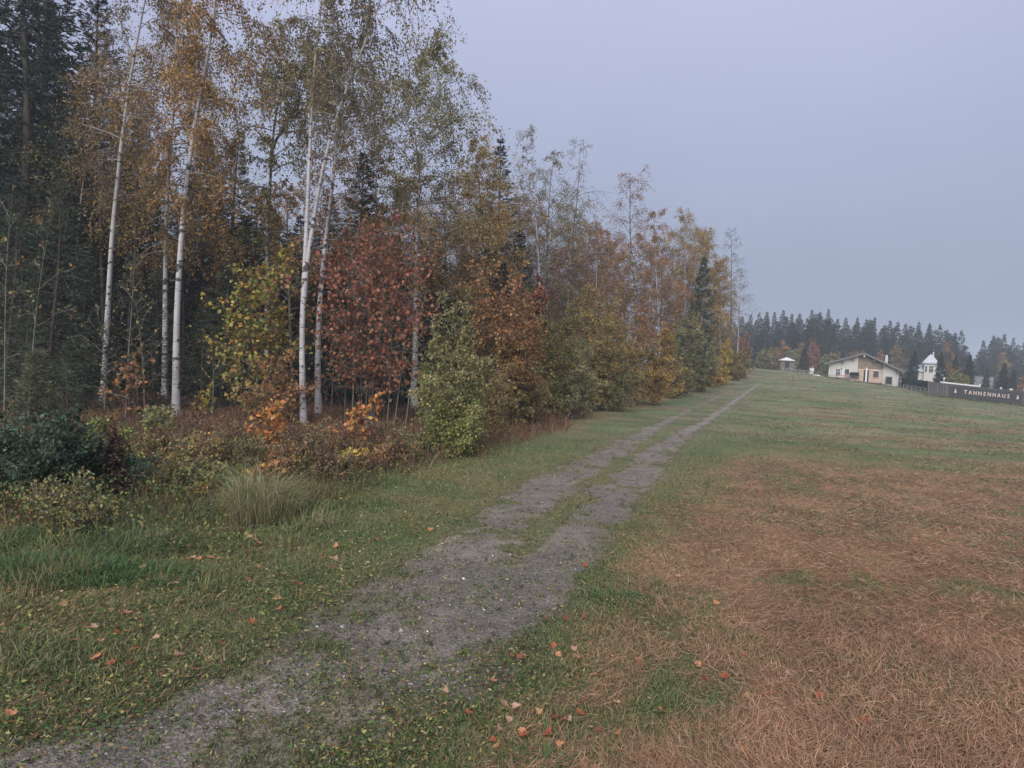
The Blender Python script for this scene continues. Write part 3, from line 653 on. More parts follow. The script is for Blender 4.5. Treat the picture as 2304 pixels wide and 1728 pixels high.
def build_bracken():
    """brown dead undergrowth along the foot of the wood"""
    rg = np.random.default_rng(9)
    x = rg.uniform(-24, 3, 55000); y = rg.uniform(13.5, 33, 55000); fd = forest_d(x, y)
    d = sstep(-4.6, -1.8, fd) * (1 - .6 * sstep(4, 11, fd)) * sstep(.28, .5, noise(x, y, 1.5, 23, 3)) * (path_u(x, y)[0] < -.35)
    d = d * np.where(x > -1, .5, 1)
    k = rg.uniform(size=len(x)) < d; x, y = x[k], y[k]; N = len(x)
    P = np.stack([x, y, terrain(x, y) - .01], 1)
    hh = .25 + .55 * noise(x, y, 2.2, 29, 2)
    pal = [((.15, .085, .058), 5), ((.18, .105, .07), 4), ((.11, .065, .048), 3), ((.21, .145, .09), 2)]
    g = Geo(); add_blades(g, P, rg.uniform(0, 6.28, N), hh * rg.uniform(.7, 1.4, N), np.radians(rg.uniform(40, 88, N)), rg.uniform(.3, 1.5, N), rg.uniform(.012, .03, N), pick(pal, N, rg), rg)
    g.obj('dead_bracken', BLADE, kind='stuff', label='reddish brown dead bracken at the foot of the wood')
    # leafy low growth between bracken and verge
    x = rg.uniform(-17, 1, 110000); y = rg.uniform(8.5, 26, 110000); u, xl, xr = path_u(x, y)
    edge = xl - x
    d = sstep(2.0, 3.7, edge + 1.5 * (noise(x, y, 1.5, 63, 2) - .5)) * (forest_d(x, y) < 1) * (.25 + sstep(.35, .6, noise(x, y, 1.1, 33, 3)))
    k = rg.uniform(size=len(x)) < d; x, y = x[k], y[k]; N = len(x)
    h = .95 * noise(x, y, 1.1, 37, 2) ** 1.4 * rg.uniform(.05, 1.15, N) * sstep(1.8, 4.6, edge[k])
    C = np.stack([x, y, terrain(x, y) + h], 1); D = rg.normal(size=(N, 3)) + np.array([0, 0, -.2])
    t = noise(x, y, 2.0, 39, 3); cg = pick([((.055, .085, .036), 5), ((.09, .11, .04), 3), ((.15, .15, .045), 2)], N, rg); cb_ = pick([((.13, .07, .045), 4), ((.17, .11, .05), 3), ((.10, .09, .04), 2)], N, rg)
    far = sstep(11, 16, y)
    col = np.where((t + .25 * far + rg.normal(0, .08, N) > .58)[:, None], cb_, cg)
    V, F = diamonds(C, D, rg.uniform(.035, .085, N), .6, rg); g = Geo(); g.add(V, F, np.repeat(col * 1.25, 4, 0))
    N2 = 9000; x = rg.uniform(-15, -1, N2); y = rg.uniform(9, 22, N2); u, xl, xr = path_u(x, y)
    k = (xl - x > 3.0) & (forest_d(x, y) < 0); x, y = x[k], y[k]; N2 = len(x)
    add_blades(g, np.stack([x, y, terrain(x, y)], 1), rg.uniform(0, 6.28, N2), rg.uniform(.3, .85, N2), np.radians(rg.uniform(45, 88, N2)), rg.uniform(0, .7, N2), rg.uniform(.006, .012, N2), pick([((.07, .045, .036), 3), ((.13, .09, .06), 2), ((.05, .036, .03), 3)], N2, rg), rg)
    g.obj('undergrowth', LEAF, kind='stuff', label='low tangle of brambles and stalks between verge and wood')
build_bracken()
def tussock(name, label, px, py, rad, N, Lr, pal, group=None, wd=(.005, .009), seed=1, ell=(50, 85), sx=1.6):
    rg = np.random.default_rng(seed); c = hit(px, py)
    a = rg.uniform(0, 6.28, N); q = rad * np.sqrt(rg.uniform(0, 1, N))
    x = q * np.cos(a) * sx; y = q * np.sin(a); Ln = rg.uniform(*Lr, N) * (1.1 - .5 * (q / rad))
    P = np.stack([x, y, terrain(c[0] + x, c[1] + y) - c[2] - .01], 1)
    az = np.where(rg.uniform(size=N) < .7, a + rg.normal(0, .6, N), rg.uniform(0, 6.28, N))
    g = Geo(); add_blades(g, P, az, Ln, np.radians(rg.uniform(*ell, N)), rg.uniform(.4, 1.5, N), rg.uniform(*wd, N), pick(pal, N, rg), rg)
    o = g.obj(name, BLADE, label=label, category='grass clump'); o.location = c
    if group: o['group'] = group
G_TALL = [((.18, .19, .09), 4), ((.13, .155, .065), 3), ((.33, .27, .17), 3), ((.24, .22, .13), 2)]
G_LUSH = [((.06, .115, .042), 5), ((.085, .14, .05), 4), ((.09, .14, .055), 2), ((.04, .075, .045), 2)]
tussock('grass_tussock', 'tall pale green grass tussock with arching straw blades left of the track', 585, 1172, .45, 1900, (.7, 1.6), G_TALL, seed=1, sx=1.25, ell=(58, 88), wd=(.004, .008))
tussock('grass_tussock', 'smaller grass tussock reaching right from the tall pale tussock', 690, 1180, .35, 500, (.3, .7), G_TALL, seed=2, ell=(25, 75))
tussock('grass_tussock', 'bluish green grass tussock beside the lush grass at left', 310, 1235, .5, 1000, (.3, .75), [((.09, .13, .06), 4), ((.13, .155, .075), 3), ((.07, .10, .045), 2)], seed=3, ell=(35, 80))
tussock('grass_tussock', 'lush dark green grass clump at the left edge below the ivy', 130, 1290, .6, 2000, (.15, .42), G_LUSH, seed=4, sx=1.7, ell=(30, 85), wd=(.005, .012))
tussock('grass_tussock', 'lush dark green grass clump nearest the ivy mound', 230, 1300, .4, 900, (.12, .34), G_LUSH, seed=8, sx=1.4, ell=(30, 85), wd=(.005, .012))
tussock('grass_tussock', 'lush green grass clump right below the bluish tussock', 350, 1300, .45, 900, (.1, .3), G_LUSH, seed=9, sx=1.5, ell=(30, 85), wd=(.005, .011))
tussock('grass_tussock', 'lush green grass at the left edge level with the low ivy', 30, 1220, .5, 900, (.15, .4), G_LUSH, seed=10, sx=1.3, ell=(30, 85), wd=(.005, .011))
tussock('grass_tussock', 'bright green grass clump on the bottom edge right of the track', 1215, 1725, .2, 700, (.08, .2), G_LUSH, seed=5, wd=(.003, .006))
tussock('grass_tussock', 'dark green herb clump on the track edge beneath the yellow verge', 1395, 1350, .28, 800, (.07, .17), G_LUSH, seed=6, wd=(.006, .012))

# ------------------------------------------------------------------ the wood
def pxline(pts, depth, H=None, seed=0):
    """stem line through photo points, standing at one depth; carried on upwards to height H"""
    rg = np.random.default_rng(seed)
    base = G(pts[0][0], depth); P = [onray(px, py, depth) for px, py in pts]
    P[0] = base.copy(); P = np.array(P) - base
    P = np.concatenate([[np.zeros(3)], P[1:]])
    if H and P[-1, 2] < H:
        d = nrm((P[-1] - P[-2])[None])[0]; d = nrm((d + np.array([0, 0, .4]))[None])[0]
        n = 4; ex = [P[-1] + d * (H - P[-1, 2]) / d[2] * k / n for k in range(1, n + 1)]
        P = np.concatenate([P, ex])
    zz = np.linspace(0, P[-1, 2], 16)
    L_ = np.stack([np.interp(zz, P[:, 2], P[:, q]) for q in (0, 1, 2)], 1)
    L_[1:-1] = .25 * L_[:-2] + .5 * L_[1:-1] + .25 * L_[2:]
    L_[:, 1] += .25 * np.sin(np.linspace(0, 3, 16) + rg.uniform(0, 6)) * np.linspace(0, 1, 16)
    L_[:, 1] -= L_[0, 1]; L_[:, 0] -= L_[0, 0]
    return base, L_

# --- birches one can follow from foot to crown
b, s = pxline([(397, 944), (396, 847), (399, 708), (410, 535), (424, 399), (437, 305), (451, 215), (469, 139), (481, 62), (486, 0)], 24.9, 21.5)
plant('birch_tree', 'white birch with a thick bare trunk and amber crown, nearest on the left', 'tree', b,
      broadleaf(11, [s], .15, .42, 2.6, 48, P_AMBER, ls=.082, elev=(-5, 55), droop=.35, tw=17, lpt=13, hang=1.3, twl=.42, jit=.13, near=True))
b, s = pxline([(232, 925), (238, 800), (247, 660), (255, 520), (268, 410), (277, 320), (285, 240), (297, 170), (305, 110), (320, 40)], 27.0, 21)
s2 = np.array(s[8:]) * 1.0; side = np.stack([s[8] + np.array([.42, .1, .75]) * k * np.array([1 - .28 * k / 4, 1, 1]) for k in np.linspace(0, 4, 8)])
plant('birch_tree', 'slim white birch with a thin brownish crown, left of the thick birch', 'tree', b,
      broadleaf(12, [s], .14, .45, 2.2, 36, P_BROWN, ls=.08, elev=(0, 55), droop=.3, tw=14, lpt=7, hang=1.2, jit=.13, near=True))
b, s = pxline([(371, 900), (373, 700), (375, 560), (378, 434), (386, 330), (394, 220), (400, 120)], 31, 20)
plant('birch_tree', 'birch trunk standing close behind the thick birch, golden brown leaves', 'tree', b,
      broadleaf(13, [s], .16, .36, 3.1, 56, P_GOLD, ls=.088, elev=(-10, 50), droop=.3, tw=18, lpt=13, hang=1.2, jit=.15, near=True))
b, s = pxline([(172, 930), (173, 700), (177, 550), (186, 430), (198, 330), (206, 240)], 31, 15)
plant('birch_tree', 'thin dim birch trunk behind the young spruces at the far left', 'tree', b,
      broadleaf(14, [s], .10, .45, 2.2, 24, P_OLIVE, ls=.09, elev=(0, 50), droop=.25, tw=8, lpt=10, hang=.7, jit=.3))
b, s = pxline([(601, 940), (602, 700), (603, 503), (610, 417), (613, 347), (617, 260), (630, 215), (641, 174), (648, 110)], 31, 19.6)
sb = np.stack([lerp(s[10], s[10] + np.array([2.1, .2, 4.3]), k) for k in np.linspace(0, 1, 8)])
plant('aspen_tree', 'dark stemmed tree with forked limbs and open olive foliage between the birches', 'tree', b,
      broadleaf(15, [s, sb], .15, .40, 2.7, 32, P_OLIVE, ls=.105, elev=(5, 60), droop=.18, tw=14, lpt=8, hang=.8, jit=.13, bark=ASPEN, limbcol=(.5, .5, .5), stem_r=[1, .5], near=True))
b, s = pxline([(684, 972), (680, 857), (680, 735), (686, 613), (690, 564), (693, 491), (697, 382), (702, 278), (705, 174), (714, 104), (722, 30)], 22.7, 20.5)
b_, s2 = pxline([(684, 972), (680, 857), (680, 735), (688, 613), (694, 564), (703, 531), (711, 483), (717, 434), (728, 375), (745, 302), (759, 257), (780, 205), (804, 139), (838, 60)], 22.7, 19)
plant('birch_tree', 'white birch forking into two tall stems above the red maple', 'tree', b,
      broadleaf(16, [s, s2[4:]], .12, .55, 2.3, 34, P_OLIVEGREY, ls=.08, elev=(0, 60), droop=.3, tw=15, lpt=8, hang=1.5, jit=.12, stem_r=[1, .72], near=True))
b, s = pxline([(717, 947), (715, 817), (719, 694), (727, 613), (735, 531), (741, 483), (745, 469), (755, 365), (761, 312), (764, 243), (773, 150), (786, 75)], 26.7)
plant('birch_tree', 'single white birch just right of the forked birch, rusty lower twigs', 'tree', b,
      broadleaf(17, [s], .15, .42, 2.4, 42, P_OLIVEGREY, ls=.085, elev=(0, 55), droop=.25, tw=14, lpt=7, hang=1.3, jit=.12, pal2=P_RUST, split=.66, near=True))
b, s = pxline([(932, 920), (936, 700), (936, 538), (940, 469), (946, 417), (950, 347), (940, 278), (948, 210), (962, 150), (978, 112)], 35)
plant('birch_tree', 'birch with a broad leafy olive crown standing against the sky', 'tree', b,
      broadleaf(18, [s], .19, .38, 4.7, 64, P_OLIVE, ls=.105, elev=(5, 65), droop=.2, tw=17, lpt=12, hang=.7, jit=.13, pal2=P_GOLD, split=.56, near=True))

def single(px, depth, top, label, name='birch_tree', r0=.13, seed=1, cb=.4, Lm=2.2, nb=32, pal=P_BROWN, lean=None, mid=None, group=None, **k):
    base = G(px, depth)
    pts = [(px, 0)] + (mid or []) + [top]
    b, s = pxline(pts, depth, None, seed)
    if depth > 41: k.setdefault('shape', 'round'); Lm *= 1.18; k['tri'] = True; k['lpt'] = k['lpt'] * 1.7; k['ls'] = k['ls'] * .9
    return plant(name, label, 'tree', b, broadleaf(seed, [s], r0, cb, Lm, nb, pal, **k), group=group)
kw = dict(elev=(5, 62), droop=.25, hang=.8, jit=.16)
single(1216, 49, (1186, 300), 'sparse birch with a drooping tuft at its leaning top, first of the thin row', seed=21, mid=[(1215, 672), (1210, 554), (1204, 470), (1184, 380)], pal=P_OLIVEGREY, cb=.42, Lm=2.3, ls=.11, tw=10, lpt=5, **kw)
single(1229, 51, (1248, 340), 'bushy grey green birch close right of the drooping one', seed=22, mid=[(1231, 554), (1236, 428)], pal=P_OLIVE, cb=.36, Lm=2.5, ls=.12, tw=9, lpt=6, bark=ASPEN, **kw)
single(1270, 54, (1306, 330), 'slender nearly bare birch leaning right above the hedge', seed=23, mid=[(1282, 575), (1291, 512), (1301, 428)], pal=P_OLIVEGREY, cb=.33, Lm=2.6, ls=.11, tw=10, lpt=2.4, bark=ASPEN, **kw)
single(1434, 62, (1417, 405), 'tall reddish brown birch with bare spreading limbs over the hedge', seed=24, mid=[(1432, 693), (1425, 617), (1416, 520)], pal=P_RUST, cb=.34, Lm=3.3, nb=34, ls=.13, tw=10, lpt=4.5, r0=.2, bark=ASPEN, **kw)
single(1120, 43, (1072, 315), 'dense golden brown larch shaped tree below the spruce tip', name='larch_tree', seed=25, mid=[(1100, 700), (1080, 450)], pal=P_GOLD, cb=.15, Lm=3.7, nb=72, ls=.115, tw=10, lpt=17, shape='cone', elev=(0, 45), droop=.2, hang=.4, jit=.25, bark=BARK)
single(1010, 42, (1000, 430), 'brown leaved tree standing under the broad olive crown', name='broadleaf_tree', seed=26, pal=P_BROWN, cb=.2, Lm=2.8, nb=40, ls=.11, tw=9, lpt=13, bark=GREYBARK, **kw)
single(850, 37, (845, 330), 'gold and rust tree filling the gap above the red maple', name='broadleaf_tree', seed=27, pal=P_RUST, cb=.25, Lm=2.6, nb=40, ls=.11, tw=9, lpt=12, bark=GREYBARK, pal2=P_GOLD, split=.75, **kw)
single(660, 34, (640, 400), 'golden tree glowing behind the forked birch', name='broadleaf_tree', seed=28, pal=P_GOLD, cb=.2, Lm=2.0, nb=36, ls=.10, tw=9, lpt=14, bark=GREYBARK, **kw)
single(500, 34, (470, 330), 'brown leaved tree in front of the spruces left of the green maple', name='broadleaf_tree', seed=29, pal=P_BROWN, cb=.25, Lm=2.4, nb=34, ls=.10, tw=9, lpt=10, bark=GREYBARK, pal2=P_AMBER, split=.6, **kw)
single(1345, 60, (1340, 510), 'rusty birch between the bare birch and the reddish brown one', seed=30, pal=P_RUST, cb=.3, Lm=2.8, nb=36, ls=.14, tw=9, lpt=9, **kw)
single(1390, 66, (1385, 555), 'low rust coloured birch left of the tall reddish brown one', seed=31, pal=P_AMBER, cb=.3, Lm=2.5, nb=32, ls=.14, tw=9, lpt=9, **kw)
single(1490, 70, (1470, 490), 'orange brown birch right of the tall reddish brown one', seed=32, pal=P_RUST, cb=.28, Lm=2.9, nb=36, ls=.15, tw=9, lpt=10, **kw)
single(1545, 78, (1538, 484), 'pale gold birch rising behind the dark pine', seed=33, pal=P_GOLD, cb=.3, Lm=2.9, nb=36, ls=.15, tw=9, lpt=9, **kw)
single(1592, 82, (1588, 535), 'full golden birch just right of the dark pine', seed=34, pal=P_GOLD, cb=.2, Lm=3.0, nb=44, ls=.16, tw=9, lpt=12, **kw)
single(1625, 86, (1612, 600), 'small golden birch lowest in the row beside the bare pair', seed=35, pal=P_GOLD, cb=.2, Lm=1.8, nb=30, ls=.16, tw=8, lpt=9, **kw)
single(1646, 98, (1645, 528), 'thin bare birch at the end of the wood, taller of the pair', seed=36, pal=P_OLIVEGREY, cb=.36, Lm=2.9, nb=40, ls=.14, tw=11, lpt=1.2, r0=.16, bark=ASPEN, **kw)
single(1657, 101, (1667, 610), 'thin bare birch at the end of the wood, shorter of the pair', seed=37, pal=P_OLIVEGREY, cb=.34, Lm=2.7, nb=34, ls=.14, tw=11, lpt=1.0, r0=.13, **kw)
single(1180, 58, (1150, 470), 'grey brown birch behind the drooping birch', seed=38, pal=P_BROWN, cb=.3, Lm=2.6, nb=34, ls=.12, tw=9, lpt=7, **kw)
single(1290, 66, (1275, 520), 'rusty brown birch deep behind the slender bare one', seed=39, pal=P_BROWN, cb=.25, Lm=3.0, nb=36, ls=.14, tw=9, lpt=9, **kw)
single(240, 30, (215, 120), 'brown leafed birch crown between the big spruces and the slim birch', seed=40, pal=P_BROWN, bark=BARK, cb=.45, Lm=2.5, nb=34, ls=.09, tw=9, lpt=12, **kw)

BR = [broadleaf(60 + q, [trunkline(np.random.default_rng(60 + q), 17.2, .03, 16)], .13, .16, 3.4, 50, pl, ls=.12, elev=(0, 60), droop=.22, tw=10, lpt=15, hang=.6, jit=.2, bark=bk, tri=True, shape='round')
      for q, (pl, bk) in enumerate(((P_BROWN, ASPEN), (P_RUST, BIRCH), (P_GOLD, ASPEN), (P_OLIVEGREY, BIRCH)))]
for q, (px, dep, top, k, lab) in enumerate([
    (1160, 54, 420, 0, 'brown leaf tree between the larch and the drooping birch'), (1195, 60, 470, 1, 'rusty leaf tree behind the drooping birch'),
    (1255, 62, 450, 3, 'grey leaf tree filling the gap behind the bushy birch'), (1310, 66, 500, 0, 'brown leaf tree behind the slender bare birch'),
    (1330, 74, 545, 2, 'gold leaf tree low behind the rusty birch'), (1365, 72, 530, 1, 'rusty leaf tree left of the tall reddish brown birch'),
    (1400, 78, 570, 2, 'gold leaf tree behind the tall reddish brown birch'), (1452, 76, 545, 1, 'rusty leaf tree right behind the tall reddish brown birch'),
    (1475, 82, 520, 0, 'brown leaf tree behind the orange brown birch'), (1512, 84, 515, 3, 'grey leaf tree left of the pale gold birch'),
    (1560, 88, 510, 2, 'gold leaf tree behind the tip of the dark pine'), (1605, 92, 575, 2, 'gold leaf tree behind the full golden birch'),
    (1525, 80, 600, 1, 'rusty leaf tree low behind the pale gold birch'), (1240, 58, 560, 1, 'rusty leaf tree low under the bushy birch'),
    (1290, 62, 580, 2, 'gold leaf tree low under the slender bare birch'), (1040, 48, 400, 2, 'gold leaf tree left behind the larch'),
    (900, 44, 440, 0, 'brown leaf tree in the dark behind the red maple'), (790, 42, 440, 2, 'gold leaf tree in the dark right of the single birch'),
    (590, 40, 420, 2, 'gold leaf tree behind the dark stemmed tree'), (965, 46, 470, 1, 'rusty leaf tree under the broad olive crown'), (1080, 52, 470, 0, 'brown leaf tree right behind the larch')]):
    p = G(px, dep); hh = hgt(p, top) / 18
    plant('broadleaf_tree', lab, 'tree', p, BR[k], q * 1.7, (min(1.1, hh * 1.1),) * 2 + (hh,), group='leaf trees of the second row')
# --- spruces: four large shapes, copied
SP = [spruce(101, 22, 4.4, P_SPRUCE, cb=.03, spacing=.5, per=6, sub=14, nper=6, nl=.30, na=.27, droop=.30),
      spruce(102, 18, 3.8, P_SPRUCE, cb=.03, spacing=.45, per=6, sub=14, nper=6, nl=.28, na=.27, droop=.25),
      spruce(103, 22, 3.7, P_SPRUCE, cb=.10, spacing=.55, per=6, sub=14, nper=6, nl=.30, na=.25, droop=.32, sparse=.0)]
spec = [  # px, depth, top py, shape, label
    (18, 30, -330, 0, 'huge dark spruce at the left picture edge'),
    (120, 33, -300, 2, 'tall dark spruce with drooping boughs second from the left edge'),
    (62, 40, -150, 0, 'dark spruce between the two tallest spruces at left'),
    (205, 36, -60, 2, 'dark spruce with sky gaps beside the slim birch'),
    (280, 38, 250, 1, 'spruce in shade behind the slim white birch'),
    (335, 36, 420, 1, 'dark spruce filling the gap between the two left birches'),
    (440, 36, 300, 1, 'dark spruce just right of the thick white birch'),
    (525, 38, 285, 2, 'pointed spruce with a free tip left of the dark stemmed tree'),
    (470, 42, 420, 0, 'shaded spruce low behind the brown leaved tree'),
    (570, 38, 430, 1, 'dark spruce behind the yellow green maple'),
    (655, 40, 480, 2, 'dark spruce behind the forked birch'),
    (715, 37, 430, 1, 'spruce seen between the forked birch and the single birch'),
    (782, 36, 330, 1, 'blue green spruce with a blunt tip right of the single birch'),
    (880, 38, 520, 1, 'dark spruce behind the red maple'),
    (975, 41, 560, 0, 'spruce deep in shade behind the willow bush'),
    (1088, 46, 300, 2, 'spruce whose tip shows right above the golden larch'),
    (1150, 47, 520, 0, 'spruce half hidden between the larch and the drooping birch'),
    (1120, 40, 590, 1, 'low dark spruce behind the rust brown maples'),
    (-60, 30, -250, 1, 'dark spruce just outside the left picture edge')]
for px, dep, top, k, lab in spec:
    p = G(px, dep); H = hgt(p, top); s = H / (22, 18, 22)[k]
    plant('spruce_tree', lab, 'tree', p, SP[k], rng.uniform(0, 6.28), (min(1.45, max(.95, s ** .6 * 1.15)),) * 2 + (s,), group='spruces at the front of the wood', sink=.05)
n_ = 0
for px, dep, top, lab in [(-30, 48, 60, 'behind the huge spruce at the left edge'), (40, 50, 120, 'between the two huge spruces at left'), (110, 52, 20, 'behind the big young spruce'), (170, 46, 180, 'left of the thin dim birch'),
                     (235, 52, 240, 'behind the slim birch'), (300, 50, 330, 'right of the slim birch'), (360, 54, 380, 'behind the birch close to the thick one'), (425, 50, 400, 'right of the thick birch'), (490, 54, 460, 'behind the brown leaved tree'),
                     (550, 52, 480, 'left above the yellow green maple'), (615, 56, 500, 'behind the dark stemmed tree'), (680, 52, 520, 'behind the fork of the forked birch'), (745, 56, 540, 'right of the single birch'), (820, 54, 520, 'above the red maple'),
                     (890, 58, 560, 'right above the red maple'), (955, 55, 580, 'behind the trunk of the broad olive birch'), (1020, 60, 560, 'behind the willow bush'), (1080, 62, 560, 'behind the golden larch'), (1150, 64, 600, 'behind the rust brown maple'),
                     (1210, 68, 640, 'behind the drooping birch stem'), (1260, 70, 660, 'behind the slender bare birch'),
                     (260, 34, 480, 'low between slim and thick birch'), (410, 33, 520, 'low right behind the thick birch'), (500, 35, 500, 'low left of the yellow green maple'), (640, 36, 520, 'low behind the forked birch'), (760, 34, 560, 'low behind the red maple stems'), (930, 37, 600, 'low left of the willow bush'), (140, 29, 430, 'low behind the big young spruce')]:
    p = G(px, dep); H = hgt(p, top); k = n_ % 3; s = H / (22, 18, 22)[k]; n_ += 1
    wd = 1.45 if dep > 44 else 1.0
    plant('spruce_tree', 'inner dark spruce ' + lab, 'tree', p, SP[k], rng.uniform(0, 6.28), (wd, wd, s), group='spruces deep inside the wood', sink=.05)
YS = [spruce(111, 8, 2.1, P_YOUNGSPRUCE, cb=.02, spacing=.30, per=6, sub=10, nper=5, nl=.16, na=.26, droop=.05, upturn=.22),
      spruce(112, 6, 1.5, P_YOUNGSPRUCE, cb=.02, spacing=.28, per=6, sub=9, nper=5, nl=.15, na=.26, droop=.05, upturn=.22, sparse=.25)]
for px, dep, top, k, lab in [
    (110, 22.5, 385, 0, 'big young spruce with soft green boughs at left'), (15, 22, 430, 0, 'young spruce cut by the left picture edge'),
    (190, 23.5, 560, 0, 'young spruce left of the slim birch foot'), (55, 21, 640, 1, 'short young spruce in front of the big young one'),
    (295, 26, 560, 1, 'thin young spruce between the slim and the thick birch'), (340, 27, 600, 1, 'scrawny young spruce touching the thick birch from the left'),
    (455, 28, 640, 1, 'young spruce right of the thick birch foot'), (500, 30, 560, 0, 'young spruce in shade left of the yellow green maple'),
    (885, 28, 640, 1, 'young spruce in shade between red maple and willow bush'), (150, 20.5, 760, 1, 'small young spruce low above the bracken at left')]:
    p = G(px, dep); H = hgt(p, top); s = H / (8, 6)[k]
    plant('young_spruce', lab, 'tree', p, YS[k], rng.uniform(0, 6.28), (min(s, 1.3) * 1.0,) * 2 + (s,), group='young spruces at the foot of the wood', sink=.03)
p = G(72, 12.2); H = hgt(p, 790)
plant('young_spruce', 'little pale tipped spruce poking out above the ivy mound', 'tree', p,
      spruce(115, H, .62, [((.11, .125, .07), 4), ((.085, .10, .06), 4), ((.14, .14, .085), 2)], cb=.2, spacing=.15, per=7, sub=12, nper=6, nl=.11, na=.22, droop=0, upturn=.35), 0.4)
p = G(1562, 74); H = hgt(p, 575)
plant('pine_tree', 'dark blue green pine standing alone in the golden row', 'tree', p,
      spruce(116, H, 3.2, P_PINE, cb=.05, spacing=.6, per=6, sub=10, nper=5, nl=.42, na=.34, droop=0, upturn=.25), 1.1)

# --- shrubs and maples in front
def shrub(px, depth, top, hw, nst, pal, label, seed, name='shrub', cat='shrub', ls=.07, nb=14, tw=6, lpt=9, rz=0, group=None, **k):
    p = G(px, depth); H = hgt(p, top); W = hw * depth / FPX
    return plant(name, label, cat, p, bush(seed, H, W, nst, pal, ls=ls, nb=nb, tw=tw, lpt=lpt, **k), rz, 1, group)
shrub(1015, 19.8, 640, 88, 7, P_WILLOW, 'yellow green willow bush standing forward at the wood edge', 201, 'willow_bush', ls=.09, nb=20, tw=8, lpt=6, cb=.04, pal2=P_LIME, split=.3, Lf=.72)
shrub(825, 24.5, 485, 150, 8, P_RED, 'dark red maple behind the white birches', 202, 'maple_tree', 'tree', ls=.145, asp=.85, nb=18, tw=6, lpt=2.5, cb=.2, Lf=.8, jit=.2)
shrub(568, 24.2, 515, 92, 4, P_MAPLEGREEN, 'yellow green maple left of the forked birch', 203, 'maple_tree', 'tree', ls=.145, asp=.85, nb=18, tw=6, lpt=3.3, cb=.1, pal2=P_MIXED, split=.3, Lf=.95, jit=.2)
shrub(1010, 18.6, 840, 95, 9, P_WILLOW, 'low skirt of yellow green shoots round the willow bush', 231, 'willow_bush', ls=.07, nb=15, tw=7, lpt=9, cb=.03, pal2=P_LIME, split=.6, Lf=.6)
shrub(630, 22.8, 800, 70, 5, P_RUST, 'low orange brown maple bush at the foot of the forked birch', 204, 'maple_bush', ls=.12, asp=.8, nb=12, tw=5, lpt=2.8, cb=.2, Lf=.9)
shrub(1112, 28, 575, 95, 8, P_RUST, 'rust brown maple right of the willow bush', 205, 'maple_tree', 'tree', ls=.125, asp=.8, nb=17, tw=7, lpt=4.6, cb=.12, Lf=.85, pal2=P_MIXED, split=.45)
shrub(1175, 34, 575, 45, 3, P_RED, 'slim dark red maple above the hedge', 206, 'maple_tree', 'tree', ls=.15, asp=.8, nb=18, tw=7, lpt=7, cb=.35)
shrub(1160, 27, 700, 65, 6, P_RUST, 'orange tinted bush right behind the willow bush', 207, ls=.10, nb=15, tw=7, lpt=9, pal2=P_MIXED, split=.4)
shrub(1235, 33, 672, 75, 7, P_OLIVE, 'olive bush with yellowish top beside the orange one', 208, ls=.10, nb=17, tw=7, lpt=10, cb=.05)
shrub(1285, 33.5, 770, 85, 7, P_GREYGREEN, 'low dark olive bush in front of the hedge', 209, ls=.095, nb=15, tw=7, lpt=10, cb=.03)
shrub(1335, 40, 618, 85, 8, P_MIXED, 'tall mixed olive and brown bush in the middle of the hedge', 210, ls=.115, nb=18, tw=8, lpt=10, cb=.06)
shrub(1405, 45, 660, 75, 7, P_RUST, 'brown bush right of the tall mixed one', 211, ls=.12, nb=17, tw=7, lpt=10, pal2=P_MIXED, split=.6, cb=.05)
shrub(1468, 47, 715, 55, 6, P_GOLD, 'orange yellow bush bulging towards the track', 212, ls=.12, nb=16, tw=7, lpt=10, cb=.04)
shrub(1378, 40, 800, 70, 6, P_GREYGREEN, 'dark green low bush beneath the brown bush', 213, ls=.10, nb=14, tw=7, lpt=9, cb=.03)
shrub(1530, 58, 690, 55, 7, P_GREYGREEN, 'grey green bush below the dark pine', 214, ls=.15, nb=16, tw=7, lpt=10, cb=.04)
shrub(1575, 64, 745, 45, 6, P_GREYGREEN, 'smaller grey green bush right of the one below the pine', 215, ls=.15, nb=14, tw=7, lpt=9, cb=.04)
shrub(1515, 55, 800, 40, 5, P_MIXED, 'low brownish bush at the foot of the grey green bush', 216, ls=.14, nb=12, tw=6, lpt=8, cb=.03)
shrub(1622, 76, 752, 28, 5, P_YELLOW, 'yellow bush near the end of the hedge', 217, ls=.16, nb=14, tw=7, lpt=8, cb=.04)
shrub(1600, 72, 800, 30, 5, P_AMBER, 'orange bush low beside the yellow one', 218, ls=.16, nb=12, tw=6, lpt=8, cb=.03)
shrub(1668, 92, 775, 30, 5, P_OLIVEGREY, 'olive grey bush that ends the hedge', 219, ls=.17, nb=14, tw=7, lpt=8, cb=.03)
shrub(1645, 86, 790, 30, 5, P_MIXED, 'mixed brown bush before the last hedge bush', 220, ls=.17, nb=12, tw=7, lpt=8, cb=.03)
shrub(1100, 24, 800, 60, 5, P_MIXED, 'twiggy half bare bush at the hedge foot right of the willow', 221, ls=.07, nb=14, tw=7, lpt=4, cb=.06)
shrub(1190, 29, 830, 70, 6, P_MIXED, 'low brown bramble bush at the hedge foot', 222, ls=.08, nb=14, tw=7, lpt=7, cb=.03)
shrub(70, 10.8, 915, 150, 20, P_IVY, 'mound of dark glossy ivy at the left edge', 223, 'ivy_mound', 'ivy', ls=.062, asp=.75, nb=13, tw=6, lpt=8, r=.008, cb=.02, elev=(5, 60), Lf=.42, jit=.3, pal2=P_WILLOW, split=.12)
shrub(215, 11.6, 1035, 90, 10, P_IVY, 'lower ivy mound trailing right from the big one', 224, 'ivy_mound', 'ivy', ls=.055, asp=.75, nb=11, tw=6, lpt=8, r=.007, cb=.02, elev=(5, 60), jit=.3)
